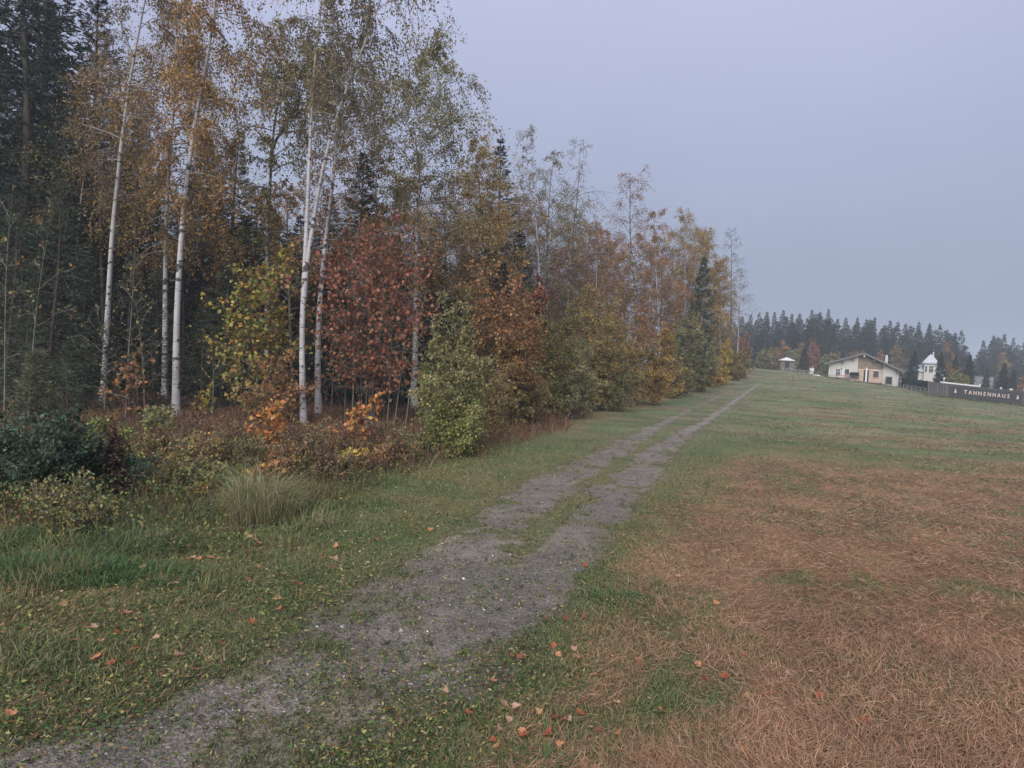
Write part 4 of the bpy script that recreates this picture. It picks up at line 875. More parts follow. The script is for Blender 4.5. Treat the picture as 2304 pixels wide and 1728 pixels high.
for q, (px, dep, top, hw, nst, pal, lab, lsz) in enumerate([
    (205, 14.5, 945, 40, 4, P_LIME, 'lime green sapling right of the ivy mound', .075), (345, 18.5, 915, 38, 4, P_LIME, 'bright lime sapling before the thick birch', .085),
    (265, 16, 965, 42, 5, P_LIME, 'yellow green leafy plant left of the dark stalk', .07), (130, 9.6, 1085, 55, 7, P_WILLOW, 'yellowish bramble hanging over the lush grass', .05),
    (290, 20, 770, 45, 4, P_RUST, 'thin rust red maple sapling between the left birches', .11),
    (600, 17, 905, 40, 3, P_ORANGE, 'bright orange maple sapling left of the forked birch foot', .125),
    (805, 19, 865, 38, 3, P_ORANGE, 'pale orange maple sapling right of the single birch', .125),
    (795, 15.5, 1010, 26, 3, P_YELLOW, 'small yellow maple sapling low before the birches', .09),
    (450, 14.5, 985, 60, 6, P_MIXED, 'brownish bramble in front of the bracken', .06), (540, 15, 985, 50, 5, P_OLIVE, 'olive leafed bramble behind the tall tussock', .065),
    (690, 15.5, 970, 60, 6, P_BROWN, 'brown twiggy bramble right of the tall tussock', .06), (460, 24, 855, 25, 2, P_YELLOW, 'small yellow sapling right of the thick birch foot', .1),
    (400, 12.5, 1050, 60, 6, P_OLIVE, 'low olive bramble above the bluish tussock', .055), (180, 9.2, 1130, 60, 6, P_OLIVE, 'low olive bramble beside the lush grass clump', .045),
    (440, 11.8, 1090, 18, 2, P_YELLOW, 'tiny yellow leaved plant left of the tall tussock', .05),
    (850, 20.5, 960, 50, 5, P_BROWN, 'brown bramble near the willow bush', .06), (930, 18.5, 985, 55, 5, P_WILLOW, 'low green shoots at the foot of the willow bush', .06),
    (320, 15, 990, 45, 5, P_MIXED, 'mixed bramble right of the dark stalk', .06)]):
    shrub(px, dep, top, hw, nst, pal, lab, 240 + q, 'sapling' if 'sapling' in lab else 'bramble', 'sapling' if 'sapling' in lab else 'bramble',
          ls=lsz * (1.15 if lsz > .08 else 1), asp=.8 if lsz > .08 else .65, nb=9 if lsz > .08 else 11, tw=4, lpt=1.3 if lsz > .08 else 3.6, Lf=.9, r=.009, cb=.25 if 'sapling' in lab else .05)
for q, (px, dep, top, hw, pal, lab) in enumerate([
    (380, 14.0, 1020, 45, P_MIXED, 'bramble patch left of the tall tussock, brown and green'), (450, 12.6, 1055, 40, P_WILLOW, 'green bramble touching the tall tussock from the left'),
    (640, 14.2, 1010, 50, P_RUST, 'rusty bramble right behind the tall tussock'), (745, 14.0, 1030, 50, P_BROWN, 'brown bramble at the verge right of the tall tussock'),
    (830, 15.5, 1010, 45, P_RUST, 'rusty bramble right of the yellow maple sapling'), (900, 17.0, 1000, 45, P_MIXED, 'mixed bramble left of the willow shoots'),
    (700, 17.5, 950, 45, P_MIXED, 'mixed bramble before the foot of the forked birch'), (520, 17.0, 960, 45, P_BROWN, 'brown bramble left of the orange sapling'),
    (590, 13.4, 1050, 30, P_ORANGE, 'orange maple seedling rising out of the tall tussock'), (725, 17.0, 960, 26, P_ORANGE, 'small orange maple seedling right of the forked birch foot'),
    (470, 16.0, 985, 26, P_ORANGE, 'orange maple seedling in the bracken below the thick birch'), (250, 13.5, 1010, 40, P_LIME, 'lime bramble behind the dark dead stalk'),
    (330, 12.0, 1080, 40, P_WILLOW, 'olive bramble right of the dark dead stalk')]):
    big = pal is P_ORANGE
    shrub(px, dep, top, hw, 3 if big else 6, pal, lab, 270 + q, 'sapling' if big else 'bramble', 'sapling' if big else 'bramble', ls=.12 if big else .06, asp=.75, nb=9, tw=4, lpt=1.1 if big else 3.4, r=.008, cb=.25 if big else .05, Lf=.9)
P_STALK = [((.085, .045, .035), 4), ((.12, .07, .045), 2), ((.16, .12, .055), 1)]
for q, (px, dep, top, lab) in enumerate([
    (430, 17.5, 900, 'dark reddish dead stalk below the thick birch'), (505, 15.5, 950, 'dead stalk left of the tall tussock'), (655, 15.0, 930, 'dead stalk right behind the tall tussock'),
    (690, 16.0, 960, 'dead stalk before the forked birch'), (760, 15.5, 950, 'dead stalk left of the yellow maple sapling'), (835, 17.0, 940, 'dead stalk right of the yellow maple sapling'),
    (880, 16.5, 965, 'dead stalk near the willow shoots'), (560, 18.0, 900, 'dead stalk left of the orange sapling'), (365, 15.5, 960, 'dead stalk in the brambles left of the tall tussock'),
    (725, 13.8, 1000, 'dead stalk at the verge right of the tall tussock')]):
    b, s = pxline([(px, 0), (px + 4, (top + 1000) / 2), (px - 3 + 8 * (q % 2), top)], dep, None, 40 + q)
    plant('dead_stalk', lab, 'plant', b, broadleaf(340 + q, [s, s * .8 + np.linspace(0, 1, 16)[:, None] * np.array([.2, .1, 0])], .009, .25, .3, 12, P_STALK, ls=.05, tw=3, lpt=2.2, hang=.3, bark=BARK, k=5))
# bare pole saplings under the red maple and at the far left
for q, (px, dep, top, tx, lab) in enumerate([
    (775, 25, 700, 780, 'bare grey pole sapling under the red maple, leftmost'), (792, 24, 640, 800, 'bare grey pole sapling in the middle of the red maple'),
    (870, 24, 690, 885, 'straight bare pole sapling right of the red maple stems'), (885, 23.5, 640, 925, 'leaning bare pole sapling beside the willow bush'),
    (910, 23, 660, 950, 'second leaning bare pole sapling beside the willow bush'), (745, 26, 760, 748, 'thin bare sapling next to the single birch'),
    (8, 17, 430, 30, 'bare thin sapling at the left picture edge'), (60, 18, 480, 110, 'bare sapling with arching twigs across the young spruces'),
    (325, 22, 640, 312, 'pale bare sapling left of the thick birch'), (283, 21, 520, 294, 'bare stalk with one yellow tuft between the left birches'),
    (480, 24, 760, 470, 'thin bare sapling right of the thick birch'), (235, 22, 700, 225, 'thin bare sapling beside the slim birch')]):
    b, s = pxline([(px, 0), ((px + tx) / 2 + 3, (top + 930) / 2), (tx, top)], dep, None, q)
    plant('bare_sapling', lab, 'sapling', b, broadleaf(300 + q, [s], .028, .25, 1.1, 12, P_MIXED, ls=.09, elev=(30, 65), droop=.1, tw=4, lpt=.7, hang=.1, jit=.15, bark=GREYBARK, limbcol=(.9, .85, .8), twcol=(.8, .75, .7), k=5))
b, s = pxline([(262, 0), (252, 1120), (258, 1010), (262, 960)], 11.3, None, 3)
plant('dead_stalk', 'dark dead seed stalk standing in the brambles at left', 'plant', b, broadleaf(330, [s, s + np.linspace(0, 1, 16)[:, None] * np.array([-.12, .05, -.15])], .022, .1, .22, 22, [((.05, .032, .028), 3), ((.08, .05, .04), 2)], ls=.05, tw=4, lpt=7, hang=.3, bark=BARK, k=5))

# ------------------------------------------------------------------ the far wood
FS = [spruce(131, 22, 4.0, P_SPRUCE, cb=.05, spacing=.8, per=6, sub=6, nper=3, nl=.9, na=.34, droop=.2),
      spruce(132, 22, 3.2, P_SPRUCE, cb=.08, spacing=.8, per=6, sub=6, nper=3, nl=.85, na=.34, droop=.25),
      spruce(133, 22, 4.6, P_SPRUCE, cb=.05, spacing=.9, per=6, sub=6, nper=3, nl=.95, na=.36, droop=.1, sparse=.15)]
sky_line = np.array([(1600, 715), (1690, 708), (1702, 705), (1735, 700), (1752, 696), (1780, 697), (1815, 697), (1853, 694), (1880, 716), (1920, 712), (1957, 710), (1990, 719), (2010, 721), (2058, 722),
                     (2082, 725), (2115, 738), (2140, 745), (2153, 743), (2170, 785), (2200, 776), (2222, 752), (2247, 748), (2275, 758), (2304, 764), (2400, 770)], float)
rg = np.random.default_rng(77)
tips = [(1702, 700), (1716, 698), (1733, 699), (1752, 695), (1775, 702), (1814, 694), (1827, 703), (1836, 698), (1853, 692), (1876, 714), (1891, 711), (1921, 711), (1938, 715), (1958, 710), (1990, 718),
        (2006, 721), (2058, 720), (2082, 724), (2103, 727), (2118, 738), (2136, 746), (2153, 741), (2203, 762), (2222, 752), (2233, 755), (2249, 748), (2273, 757), (2294, 761), (1665, 708), (1683, 704)]
ORD = 'first second third fourth fifth sixth seventh eighth ninth tenth eleventh twelfth'.split()
def faredge(px): return 205 + 25 * np.clip((px - 2165) / 60, 0, 1)
def where_far(px):
    if px < 1745: return 'left end of the far wood, above the little hut'
    if px < 1850: return 'far wood between the hut and the chalet'
    if px < 1945: return 'far wood above the left half of the chalet'
    if px < 2040: return 'far wood above the chimney of the chalet'
    if px < 2165: return 'far wood behind the white villa'
    return 'hazy far wood right of the dip in the treeline'
n_ = 0
for row in range(4):
    xs = tips if row == 0 else [(x + rg.uniform(-6, 6), np.interp(x, sky_line[:, 0], sky_line[:, 1]) + rg.uniform(4, 24) + 0 * row) for x in np.arange(1600, 2395, (13, 17, 17, 20)[row])]
    cnt = {}
    for px, top in sorted(xs):
        if row == 0: dep = faredge(px) + rg.uniform(0, 12)
        else: dep = faredge(px) + (-14, 12, 30)[row - 1] + rg.uniform(-5, 5)
        if row == 1: top += rg.uniform(12, 40)
        p = G(px, dep); H = hgt(p, top); k = n_ % 3; n_ += 1; s = H / 22
        wdt = rg.uniform(.8, 1.05) if row == 0 else rg.uniform(1.15, 1.6)
        wf = where_far(px); cnt[wf] = cnt.get(wf, 0) + 1
        lab = (ORD[cnt[wf] - 1] + ' spruce tip from the left, ' if row == 0 else 'dark spruce below the skyline, ') + wf
        plant('spruce_tree', lab, 'tree', p, FS[k], rg.uniform(0, 6.28), (wdt, wdt, s), group='spruces on the skyline of the far wood' if row == 0 else lab, sink=.3)
for q, (px, top, bot, hw, dep, pal, lab) in enumerate([
    (1672, 748, 835, 20, 150, P_RED, 'red leaved tree at the far end of the track'), (1716, 785, 828, 16, 165, P_OLIVE, 'olive bush behind the meadow left of the hut'),
    (1735, 778, 828, 16, 172, P_BROWN, 'brown tree left of the little hut'), (1755, 766, 828, 18, 176, P_RUST, 'rust tree right above the little hut'),
    (1780, 782, 830, 17, 172, P_GREYGREEN, 'grey green round tree right of the hut'), (1822, 753, 832, 22, 178, P_RED, 'bright red tree between hut and chalet'),
    (1800, 770, 832, 12, 182, P_BROWN, 'brown tree left of the bright red tree'), (1872, 786, 835, 18, 150, P_OLIVEGREY, 'pale green round tree behind the chalet roof'),
    (1856, 802, 835, 14, 148, P_GREYGREEN, 'small pale round bush left of the round tree'), (1920, 780, 838, 22, 186, P_BROWN, 'dull brown tree behind the chalet ridge'),
    (1972, 776, 840, 12, 184, P_RUST, 'reddish birch above the chalet roof'), (2012, 772, 845, 16, 186, P_BROWN, 'brown birch right of the chimney'),
    (2030, 745, 845, 17, 190, P_BROWN, 'taller orange brown birch left of the villa'), (2125, 768, 850, 30, 192, P_RUST, 'broad rust tree behind the villa'),
    (2250, 782, 850, 14, 205, P_GOLD, 'golden birch in the hazy wood at right'), (2298, 845, 875, 10, 150, P_RUST, 'reddish bush at the right picture edge'),
    (2135, 810, 865, 18, 128, P_BROWN, 'brown bush between the two garden spruces'), (2150, 838, 870, 22, 118, P_OLIVE, 'olive bush behind the dark board fence')]):
    p = G(px, dep); H = hgt(p, top)
    plant('broadleaf_tree', lab, 'tree', p, bush(400 + q, H, hw * dep / FPX, 5, pal, tri=True, ls=.40, asp=.8, nb=14, tw=6, lpt=8, r=.05, cb=.12, jit=.35))
GS = [spruce(141, 9, 2.2, P_SPRUCE, cb=.02, spacing=.3, per=8, sub=11, nper=5, nl=.36, na=.34, droop=.1, upturn=.15)]
for px, top, dep, wd, lab in [(1808, 778, 150, 1.0, 'small spruce beside the white box near the hut'), (2051, 788, 130, 1.0, 'dark garden spruce left in front of the villa'),
                              (2112, 792, 126, 1.0, 'dark garden spruce right in front of the villa'), (2143, 795, 128, .8, 'narrow garden spruce right of the villa'),
                              (2174, 797, 128, 1.0, 'pointed garden spruce above the board fence'), (2253, 815, 135, 1.0, 'garden spruce over the right end of the board fence'),
                              (2215, 828, 140, .7, 'small garden spruce right of the pale carport roof'), (2275, 830, 132, .7, 'little spruce at the right picture edge'),
                              (2045, 815, 134, .7, 'small spruce between chalet and villa')]:
    p = G(px, dep); H = hgt(p, top)
    plant('spruce_tree', lab, 'tree', p, GS[0], rg.uniform(0, 6.28), (wd * .8, wd * .8, H / 9), group='garden spruces around the houses', sink=.1)

# ------------------------------------------------------------------ buildings
WHITE = plain('white_render', (.32, .31, .30), .85, var=.06); WOODB = texmat('weathered_boards', (.115, .085, .07), (.19, .15, .125), (5, 5, 1.2), .85, .3)
LOGS = texmat('pale_logs', (.27, .20, .16), (.38, .30, .245), (1.2, 3, 6), .85, .3); ROOFM = plain('grey_roof', (.095, .098, .10), .7); EAVE = plain('eave_boards', (.10, .085, .075), .8)
GLASS, _n, _b, _o = newmat('window_glass'); _b.inputs['Base Color'].default_value = (.03, .035, .045, 1); _b.inputs['Roughness'].default_value = .08; _b.inputs['Specular IOR Level'].default_value = .5
FRAMEW = plain('white_paint', (.42, .42, .42), .5, var=.05); FRAMEB = plain('brown_paint', (.11, .05, .042), .5); TERRA = plain('terracotta_panel', (.26, .15, .11), .7)
DARKM = plain('dark_opening', (.02, .02, .022), .9); STEEL = plain('light_metal', (.42, .44, .47), .35, .6); STONE = plain('terrace_stone', (.33, .32, .31), .85)
ZINC = plain('zinc_sheet', (.30, .315, .35), .5, .3); FENCEM = texmat('fence_board', (.038, .038, .044), (.068, .064, .068), (6, 6, 1.0), .8, .3); SIGNM = plain('dark_sign_board', (.026, .028, .033), .7)
REDM = plain('letter_red', (.50, .12, .08), .6); LETM = plain('letter_cream', (.40, .325, .295), .6)

def window(parent, x, z0, w_, h, y, mat=FRAMEW, bars=1, hood=None):
    f = .09; g = Geo()
    g.box(x - w_ / 2 - f, x - w_ / 2, y - .07, y + .02, z0 - f, z0 + h + f); g.box(x + w_ / 2, x + w_ / 2 + f, y - .07, y + .02, z0 - f, z0 + h + f)
    g.box(x - w_ / 2, x + w_ / 2, y - .07, y + .02, z0 + h, z0 + h + f); g.box(x - w_ / 2 , x + w_ / 2, y - .10, y + .02, z0 - f, z0)
    for k in range(bars): g.box(x - w_ / 2 + w_ * (k + 1) / (bars + 1) - .03, x - w_ / 2 + w_ * (k + 1) / (bars + 1) + .03, y - .05, y - .012, z0, z0 + h)
    g.box(x - w_ / 2, x + w_ / 2, y - .047, y - .014, z0 + h * .62 - .025, z0 + h * .62 + .025)
    o = g.obj('window', mat, parent)
    Geo().box(x - w_ / 2, x + w_ / 2, y - .011, y + .03, z0, z0 + h).obj('pane', GLASS, o)
def build_chalet():
    p = G(1940, 119); rz = R(-27)
    t = thing('chalet', 'low white chalet with a boarded gable and shallow grey roof across the meadow', 'house', (p[0], p[1], float(terrain(p[0], p[1])) + .62), rz, (.84, .84, 1.0))
    def roofz(x): return 4.8 + x * .29 if x < 0 else 4.8 - x * (2.85 / 7.1)
    D = 11
    Geo().prism([(-7.1, -1.6), (-1.1, -1.6), (-1.1, roofz(-1.1)), (-7.1, roofz(-7.1))], 0, D).obj('wall', WHITE, t)
    Geo().prism([(4.15, -1.6), (7.1, -1.6), (7.1, roofz(7.1)), (4.15, roofz(4.15))], .004, D + .004).obj('wall', WHITE, t)
    Geo().prism([(-1.098, -1.6), (4.148, -1.6), (4.148, roofz(4.148)), (0, roofz(0)), (-1.098, roofz(-1.098))], .15, D - .1).obj('wall', EAVE, t, label='timber middle of the gable')
    g = Geo(); x = -1.06
    while x < 4.1:
        x1 = min(x + .245, 4.12); m = (x + x1) / 2
        g.prism([(x, 2.02), (x1, 2.02), (x1, roofz(x1) - .02), (x, roofz(x) - .02)], .02 + .025 * random.random(), .148); x += .26
    g.obj('boarding', WOODB, t, kind='stuff', label='vertical weathered boards of the gable')
    g = Geo(); z = -.6
    while z < 1.9:
        for a, b_ in ((-1.06, .18), (1.22, 2.1), (3.15, 4.1)): g.box(a, b_, .03 + .02 * random.random(), .148, z, z + .24)
        if z > 1.72: g.box(.18, 1.22, .03, .148, z, z + .24); g.box(2.1, 3.15, .03, .148, z, z + .24)
        if z < .2: g.box(2.1, 3.15, .03, .148, z, z + .24)
        z += .26
    g.obj('log_cladding', LOGS, t, kind='stuff', label='pale squared logs of the ground floor')
    # roof
    r = Geo().prism([(0, 5.02), (-8.1, 5.02 - 8.1 * .29), (-8.1, 4.80 - 8.1 * .29), (0, 4.80)], -1.1, D + .8).obj('roof', ROOFM, t)
    Geo().prism([(0, 5.018), (0, 4.798), (8.0, 4.798 - 8.0 * .4014), (8.0, 5.018 - 8.0 * .4014)], -1.1, D + .8).obj('roof_slope', ROOFM, r)
    Geo().prism([(0, 5.10), (-8.15, 5.10 - 8.15 * .29), (-8.15, 4.74 - 8.15 * .29), (0, 4.74)], -1.16, -1.103).obj('barge_board', ROOFM, r)
    Geo().prism([(0, 5.10), (0, 4.74), (8.05, 4.74 - 8.05 * .4014), (8.05, 5.10 - 8.05 * .4014)], -1.16, -1.103).obj('barge_board', ROOFM, r)
    for x in (-7.0, -4.2, -2.1, 0, 2.05, 4.0, 6.9):
        zz = roofz(x) - .02
        Geo().box(x - .17, x + .17, -.95, -.002, zz - .55, zz - .09).obj('purlin_end', EAVE if abs(x) > 1 else STONE, t)
    c = Geo().box(4.45, 5.0, 3.0, 3.55, 2.2, 4.55).obj('chimney', ZINC, t)
    g = Geo(); V, F = tubes(np.array([[[4.72, 3.27, 4.55], [4.72, 3.27, 4.7], [4.72, 3.27, 4.9]]]), np.array([[.24, .24, .14]]), 10); g.add(V, F); g.obj('chimney_cap', FRAMEW, c)
    window(t, -5.1, .5, .85, 1.2, 0)
    d = Geo().box(-3.7, -2.8, -.05, .02, -.2, .75).obj('door', TERRA, t); Geo().box(-3.7, -2.8, -.045, .02, .752, 1.75).obj('pane', GLASS, d)
    g = Geo(); g.box(-3.82, -3.702, -.08, .02, -.2, 1.86); g.box(-2.798, -2.68, -.08, .02, -.2, 1.86); g.box(-3.702, -2.798, -.08, .02, 1.752, 1.86); g.obj('frame', FRAMEW, d)
    Geo().box(-4.25, -3.95, -.25, -.01, -.3, 2.0).obj('wall_pier', FRAMEW, t); Geo().box(-4.5, -4.3, -.2, -.01, 1.75, 1.95).obj('wall_lamp', DARKM, t)
    d = Geo().box(.2, 1.2, .06, .149, -.5, 1.7).obj('doorway', DARKM, t)
    Geo().box(.52, .86, -.25, .05, -.6, 2.15).obj('porch_post', FRAMEW, t)
    window(t, 2.62, .3, .9, 1.25, .10, FRAMEB, 1)
    Geo().box(2.05, 3.2, -.02, .10, 1.66, 1.80).obj('lintel', FRAMEW, t)
    g = Geo(); V, F = tubes(np.array([[[4.05, -.1, -.8], [4.05, -.1, 1], [4.05, -.1, 2.9]], [[6.98, -.1, -.8], [6.98, -.1, 1], [6.98, -.1, 1.8]], [[-7.0, -.1, -.6], [-7.0, -.1, 1], [-7.0, -.1, 2.0]]]), np.full((3, 3), .07), 8); g.add(V, F); g.obj('downpipe', STEEL, t)
    g = Geo(); g.box(4.6, 5.85, -.5, -.003, .55, .68); g.box(4.6, 4.72, -.5, -.003, -.9, .55); g.box(5.73, 5.85, -.5, -.003, -.9, .55); g.obj('woodshed_frame', EAVE, t)
    Geo().box(4.722, 5.728, -.4, -.004, -.6, .5).obj('log_store', DARKM, t)
    return t
CH = build_chalet()
def at_house(x, y):          # chalet's own axes to the ground
    a = CH.rotation_euler.z; x, y = x * .84, y * .84; X = CH.location.x + x * math.cos(a) - y * math.sin(a); Y = CH.location.y + x * math.sin(a) + y * math.cos(a)
    return np.array([X, Y, float(terrain(X, Y))])
def deck(name, label, cat, x0, x1, y, z0, z1, mat, dy=1.6):
    p = at_house((x0 + x1) / 2, y); w_ = (x1 - x0) / 2
    o = Geo().box(-w_, w_, -dy / 2, dy / 2, -1.0, z1 - z0).obj(name, mat, label=label, category=cat); o.location = (p[0], p[1], p[2] + z0); o.rotation_euler.z = R(-27)
p = at_house(-4.5, -1.6); t = thing('terrace', 'low stone terrace with a dark rail before the chalet door', 'terrace', p, R(-27))
Geo().box(-3.3, 3.0, -1.3, 1.1, -1.2, .12).obj('slab', STONE, t); Geo().box(-3.3, 3.0, -1.36, -1.303, -.05, .3).obj('rail', EAVE, t)
for k in range(6): Geo().box(-3.2 + k * 1.2, -3.08 + k * 1.2, -1.34, -1.304, .3, .62).obj('post', EAVE, t)
Geo().box(-3.3, 3.0, -1.36, -1.30, .62, .70).obj('handrail', EAVE, t)
deck('stone_step', 'pale stone slab in the grass left of the chalet', 'step', -10.2, -8.9, -1.2, 0, .16, FRAMEW, .8)
deck('stone_step', 'pale stone slab in the grass before the right wall of the chalet', 'step', 3.4, 4.9, -1.2, -.05, .12, STONE, .8)
deck('stone_step', 'pale stone slab at the right corner of the chalet', 'step', 6.9, 8.3, -.8, -.05, .12, STONE, .8)
# clipped shrub against the gable
p = at_house(-1.75, -.75); rg = np.random.default_rng(12)
t = thing('clipped_hedge', 'dark green clipped block of hedge between door and timber gable', 'hedge', p, R(-27))
def hedge_leaves(x0, x1, y0, y1, z1, N, pal, ls):
    C = rg.uniform((x0, y0, -.3), (x1, y1, z1), (N, 3)); k = rg.integers(0, 3, N)
    C[k == 0, 1] = y0 + rg.normal(0, .05, (k == 0).sum()); C[k == 1, 2] = z1 + rg.normal(0, .05, (k == 1).sum()); m = k == 2; C[m, 0] = np.where(rg.uniform(size=m.sum()) < .5, x0, x1)
    g = Geo(); V, F = diamonds(C, rg.normal(size=(N, 3)), np.full(N, ls), .8, rg); g.add(V, F, np.repeat(pick(pal, N, rg), 4, 0)); return g
hedge_leaves(-.68, .68, -.45, .5, 1.5, 1500, P_PINE, .18).obj('foliage', LEAF, t)
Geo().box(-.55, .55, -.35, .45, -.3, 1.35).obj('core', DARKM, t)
# hedge right of the chalet
a_ = G(2032, 113); b_ = G(2100, 112); t = thing('hedge', 'long dark clipped hedge between the chalet and the board fence', 'hedge', a_, math.atan2(b_[1] - a_[1], b_[0] - a_[0]))
ln_ = float(np.hypot(*(b_ - a_)[:2])); sl_ = (b_[2] - a_[2]) / ln_
g = hedge_leaves(0, ln_, -.6, .7, 1.75, 5200, P_SPRUCE, .24); g.V = [v + np.stack([0 * v[:, 0], 0 * v[:, 0], v[:, 0] * sl_], 1) for v in g.V]; g.obj('foliage', LEAF, t)
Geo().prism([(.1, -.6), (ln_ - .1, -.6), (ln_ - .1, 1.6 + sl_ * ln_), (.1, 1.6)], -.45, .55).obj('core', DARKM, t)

def hut():
    p = G(1768, 136) + np.array([0, 0, .35]); t = thing('hut', 'little dark wooden hut with a pale pyramid roof on the meadow crest', 'hut', p, R(-14))
    g = Geo()
    for k in range(10):
        g.box(-1.4 + k * .28, -1.4 + k * .28 + .265, -1.3, -1.25, -.4, 1.95); g.box(-1.4 + k * .28, -1.4 + k * .28 + .265, 1.25, 1.3, -.4, 1.95)
    g.box(-1.4, -1.35, -1.248, 1.248, -.4, 1.95); g.box(1.35, 1.4, -1.248, 1.248, -.4, 1.95)
    g.obj('wall', EAVE, t); g = Geo(); r = 1.62
    g.add([(-r, -r, 1.95), (r, -r, 1.95), (r, r, 1.95), (-r, r, 1.95), (0, 0, 2.75)], [(0, 1, 4), (1, 2, 4), (2, 3, 4), (3, 0, 4)]); g.add([(-r, -r, 1.95), (r, -r, 1.95), (r, r, 1.95), (-r, r, 1.95)], [(3, 2, 1, 0)])
    g.obj('roof', FRAMEW, t); Geo().box(-.5, .4, -1.34, -1.302, -.2, 1.6).obj('door', DARKM, t)
hut()
p = G(1826, 138); t = thing('utility_box', 'white utility box standing left of the chalet', 'cabinet', p, R(-25))
Geo().box(-.42, .42, -.3, .3, -.3, 1.25).obj('body', FRAMEW, t); Geo().box(-.50, .50, -.38, .38, 1.25, 1.32).obj('lid', STEEL, t); Geo().box(-.36, -.12, -.32, -.302, .4, .75).obj('vent', DARKM, t)
# low walls / rails on the meadow
def rail_fence(pa, da, pb, db, n, h, label, mat):
    a = G(pa, da); b = G(pb, db); t = thing('rail_fence', label, 'fence', a)
    L_ = b - a; dr_ = nrm(L_[None])[0]
    for k in range(n):
        q = L_ * k / (n - 1); zt = float(terrain(a[0] + q[0], a[1] + q[1])) - a[2]
        Geo().box(-.06, .06, -.06, .06, -.4, h).obj('post', mat, t).location = (q[0], q[1], zt)
    for hz in (h * .45, h * .95):
        P = np.array([[L_ * s for s in np.linspace(0, 1, n)]]); P[0, :, 2] = [float(terrain(a[0] + v[0], a[1] + v[1])) - a[2] + hz for v in P[0]]; P[0, :, 1] -= .09
        g = Geo(); V, F = tubes(P, np.full((1, n), .055), 4); g.add(V, F); g.obj('rail', mat, t)
rail_fence(1761, 132, 1850, 126, 10, .65, 'low weathered rail fence between the hut and the chalet', plain('weathered_rail', (.20, .19, .18), .8))
rail_fence(2032, 108, 2092, 95, 7, .8, 'low wooden rail fence between the chalet and the dark board fence', plain('grey_rail', (.17, .17, .16), .8))

def villa():
    p = G(2088, 152); t = thing('villa', 'white villa with a grey hipped tower half hidden by garden spruces', 'house', p, R(-28), (.86, .9, .95))
    Geo().box(-5.0, 4.6, 0, 9, -1.5, 5.4).obj('wall', WHITE, t); Geo().box(-1.45, 1.55, -.8, 2.4, -1.5, 7.6).obj('tower', WHITE, t)
    def hip(x0, x1, y0, y1, z, h, nm, par):
        o = .45; mx, my = (x0 + x1) / 2, (y0 + y1) / 2; rl = max(0, (x1 - x0) - (y1 - y0)) / 2 * .9
        V = [(x0 - o, y0 - o, z), (x1 + o, y0 - o, z), (x1 + o, y1 + o, z), (x0 - o, y1 + o, z), (mx - rl - .1, my, z + h), (mx + rl + .1, my, z + h)]
        g = Geo(); g.add(V, [(0, 1, 5, 4), (2, 3, 4, 5)]); g.add(V, [(1, 2, 5), (3, 0, 4)]); g.add(V, [(3, 2, 1, 0)])
        g.box(x0 - o - .02, x1 + o + .02, y0 - o - .02, y1 + o + .02, z - .28, z - .004)
        return g.obj(nm, ZINC, par)
    hip(-5.0, 4.6, 0, 9, 5.7, 2.2, 'roof', t); tr = hip(-1.45, 1.55, -.8, 2.4, 7.9, 2.2, 'tower_roof', t)
    Geo().box(.55, .95, 1.4, 1.8, 8.6, 10.7).obj('chimney', STONE, tr)
    window(t, .2, 5.3, 1.0, 1.7, -.8, FRAMEW, 1); window(t, -1.0, 5.4, .5, 1.5, -.8, FRAMEW, 0)
    for x in (-4.0, -2.9, 3.2): window(t, x, 1.4, .9, 1.4, 0, FRAMEW, 1)
    Geo().box(-6.6, -5.0, 1.0, 7, 2.1, 2.3).obj('balcony', FRAMEW, t)
    for k in range(3): Geo().box(-6.5, -6.36, 1.1 + 2.7 * k, 1.24 + 2.7 * k, -1.5, 2.1).obj('balcony_post', FRAMEW, t)
    Geo().box(-6.6, -6.5, 1.0, 7.0, 2.3, 3.2).obj('balcony_rail', FRAMEW, t)
    Geo().box(2.4, 5.2, -.6, 1.2, 4.4, 5.9).obj('dormer', ZINC, t)
villa()
def small_house():
    p = G(2192, 150); t = thing('small_house', 'small house with a plain grey gable roof right of the garden spruces', 'house', p, R(-42))
    Geo().box(-3, 3, 0, 6, -1.5, 2.9).obj('wall', WHITE, t)
    g = Geo(); g.prism([(-.4, 2.9), (6.4, 2.9), (3, 5.2)], -3.3, 3.3); o = g.obj('roof', ROOFM, t); o.rotation_euler.z = R(90); o.location = (0, 0, 0)
    window(t, 0, .9, 1.1, 1.2, 0)
small_house()
p = G(2200, 122); t = thing('carport', 'carport with a pale flat roof behind the board fence', 'carport', p, R(-30))
g = Geo(); g.prism([(-2.6, 2.15), (2.4, 1.95), (2.4, 2.1), (-2.6, 2.32)], -2, 2.4); g.obj('roof', FRAMEW, t)
for x in (-2.3, 2.1):
    for y in (-1.8, 2.1): Geo().box(x - .08, x + .08, y - .08, y + .08, -.6, 1.99).obj('post', EAVE, t)

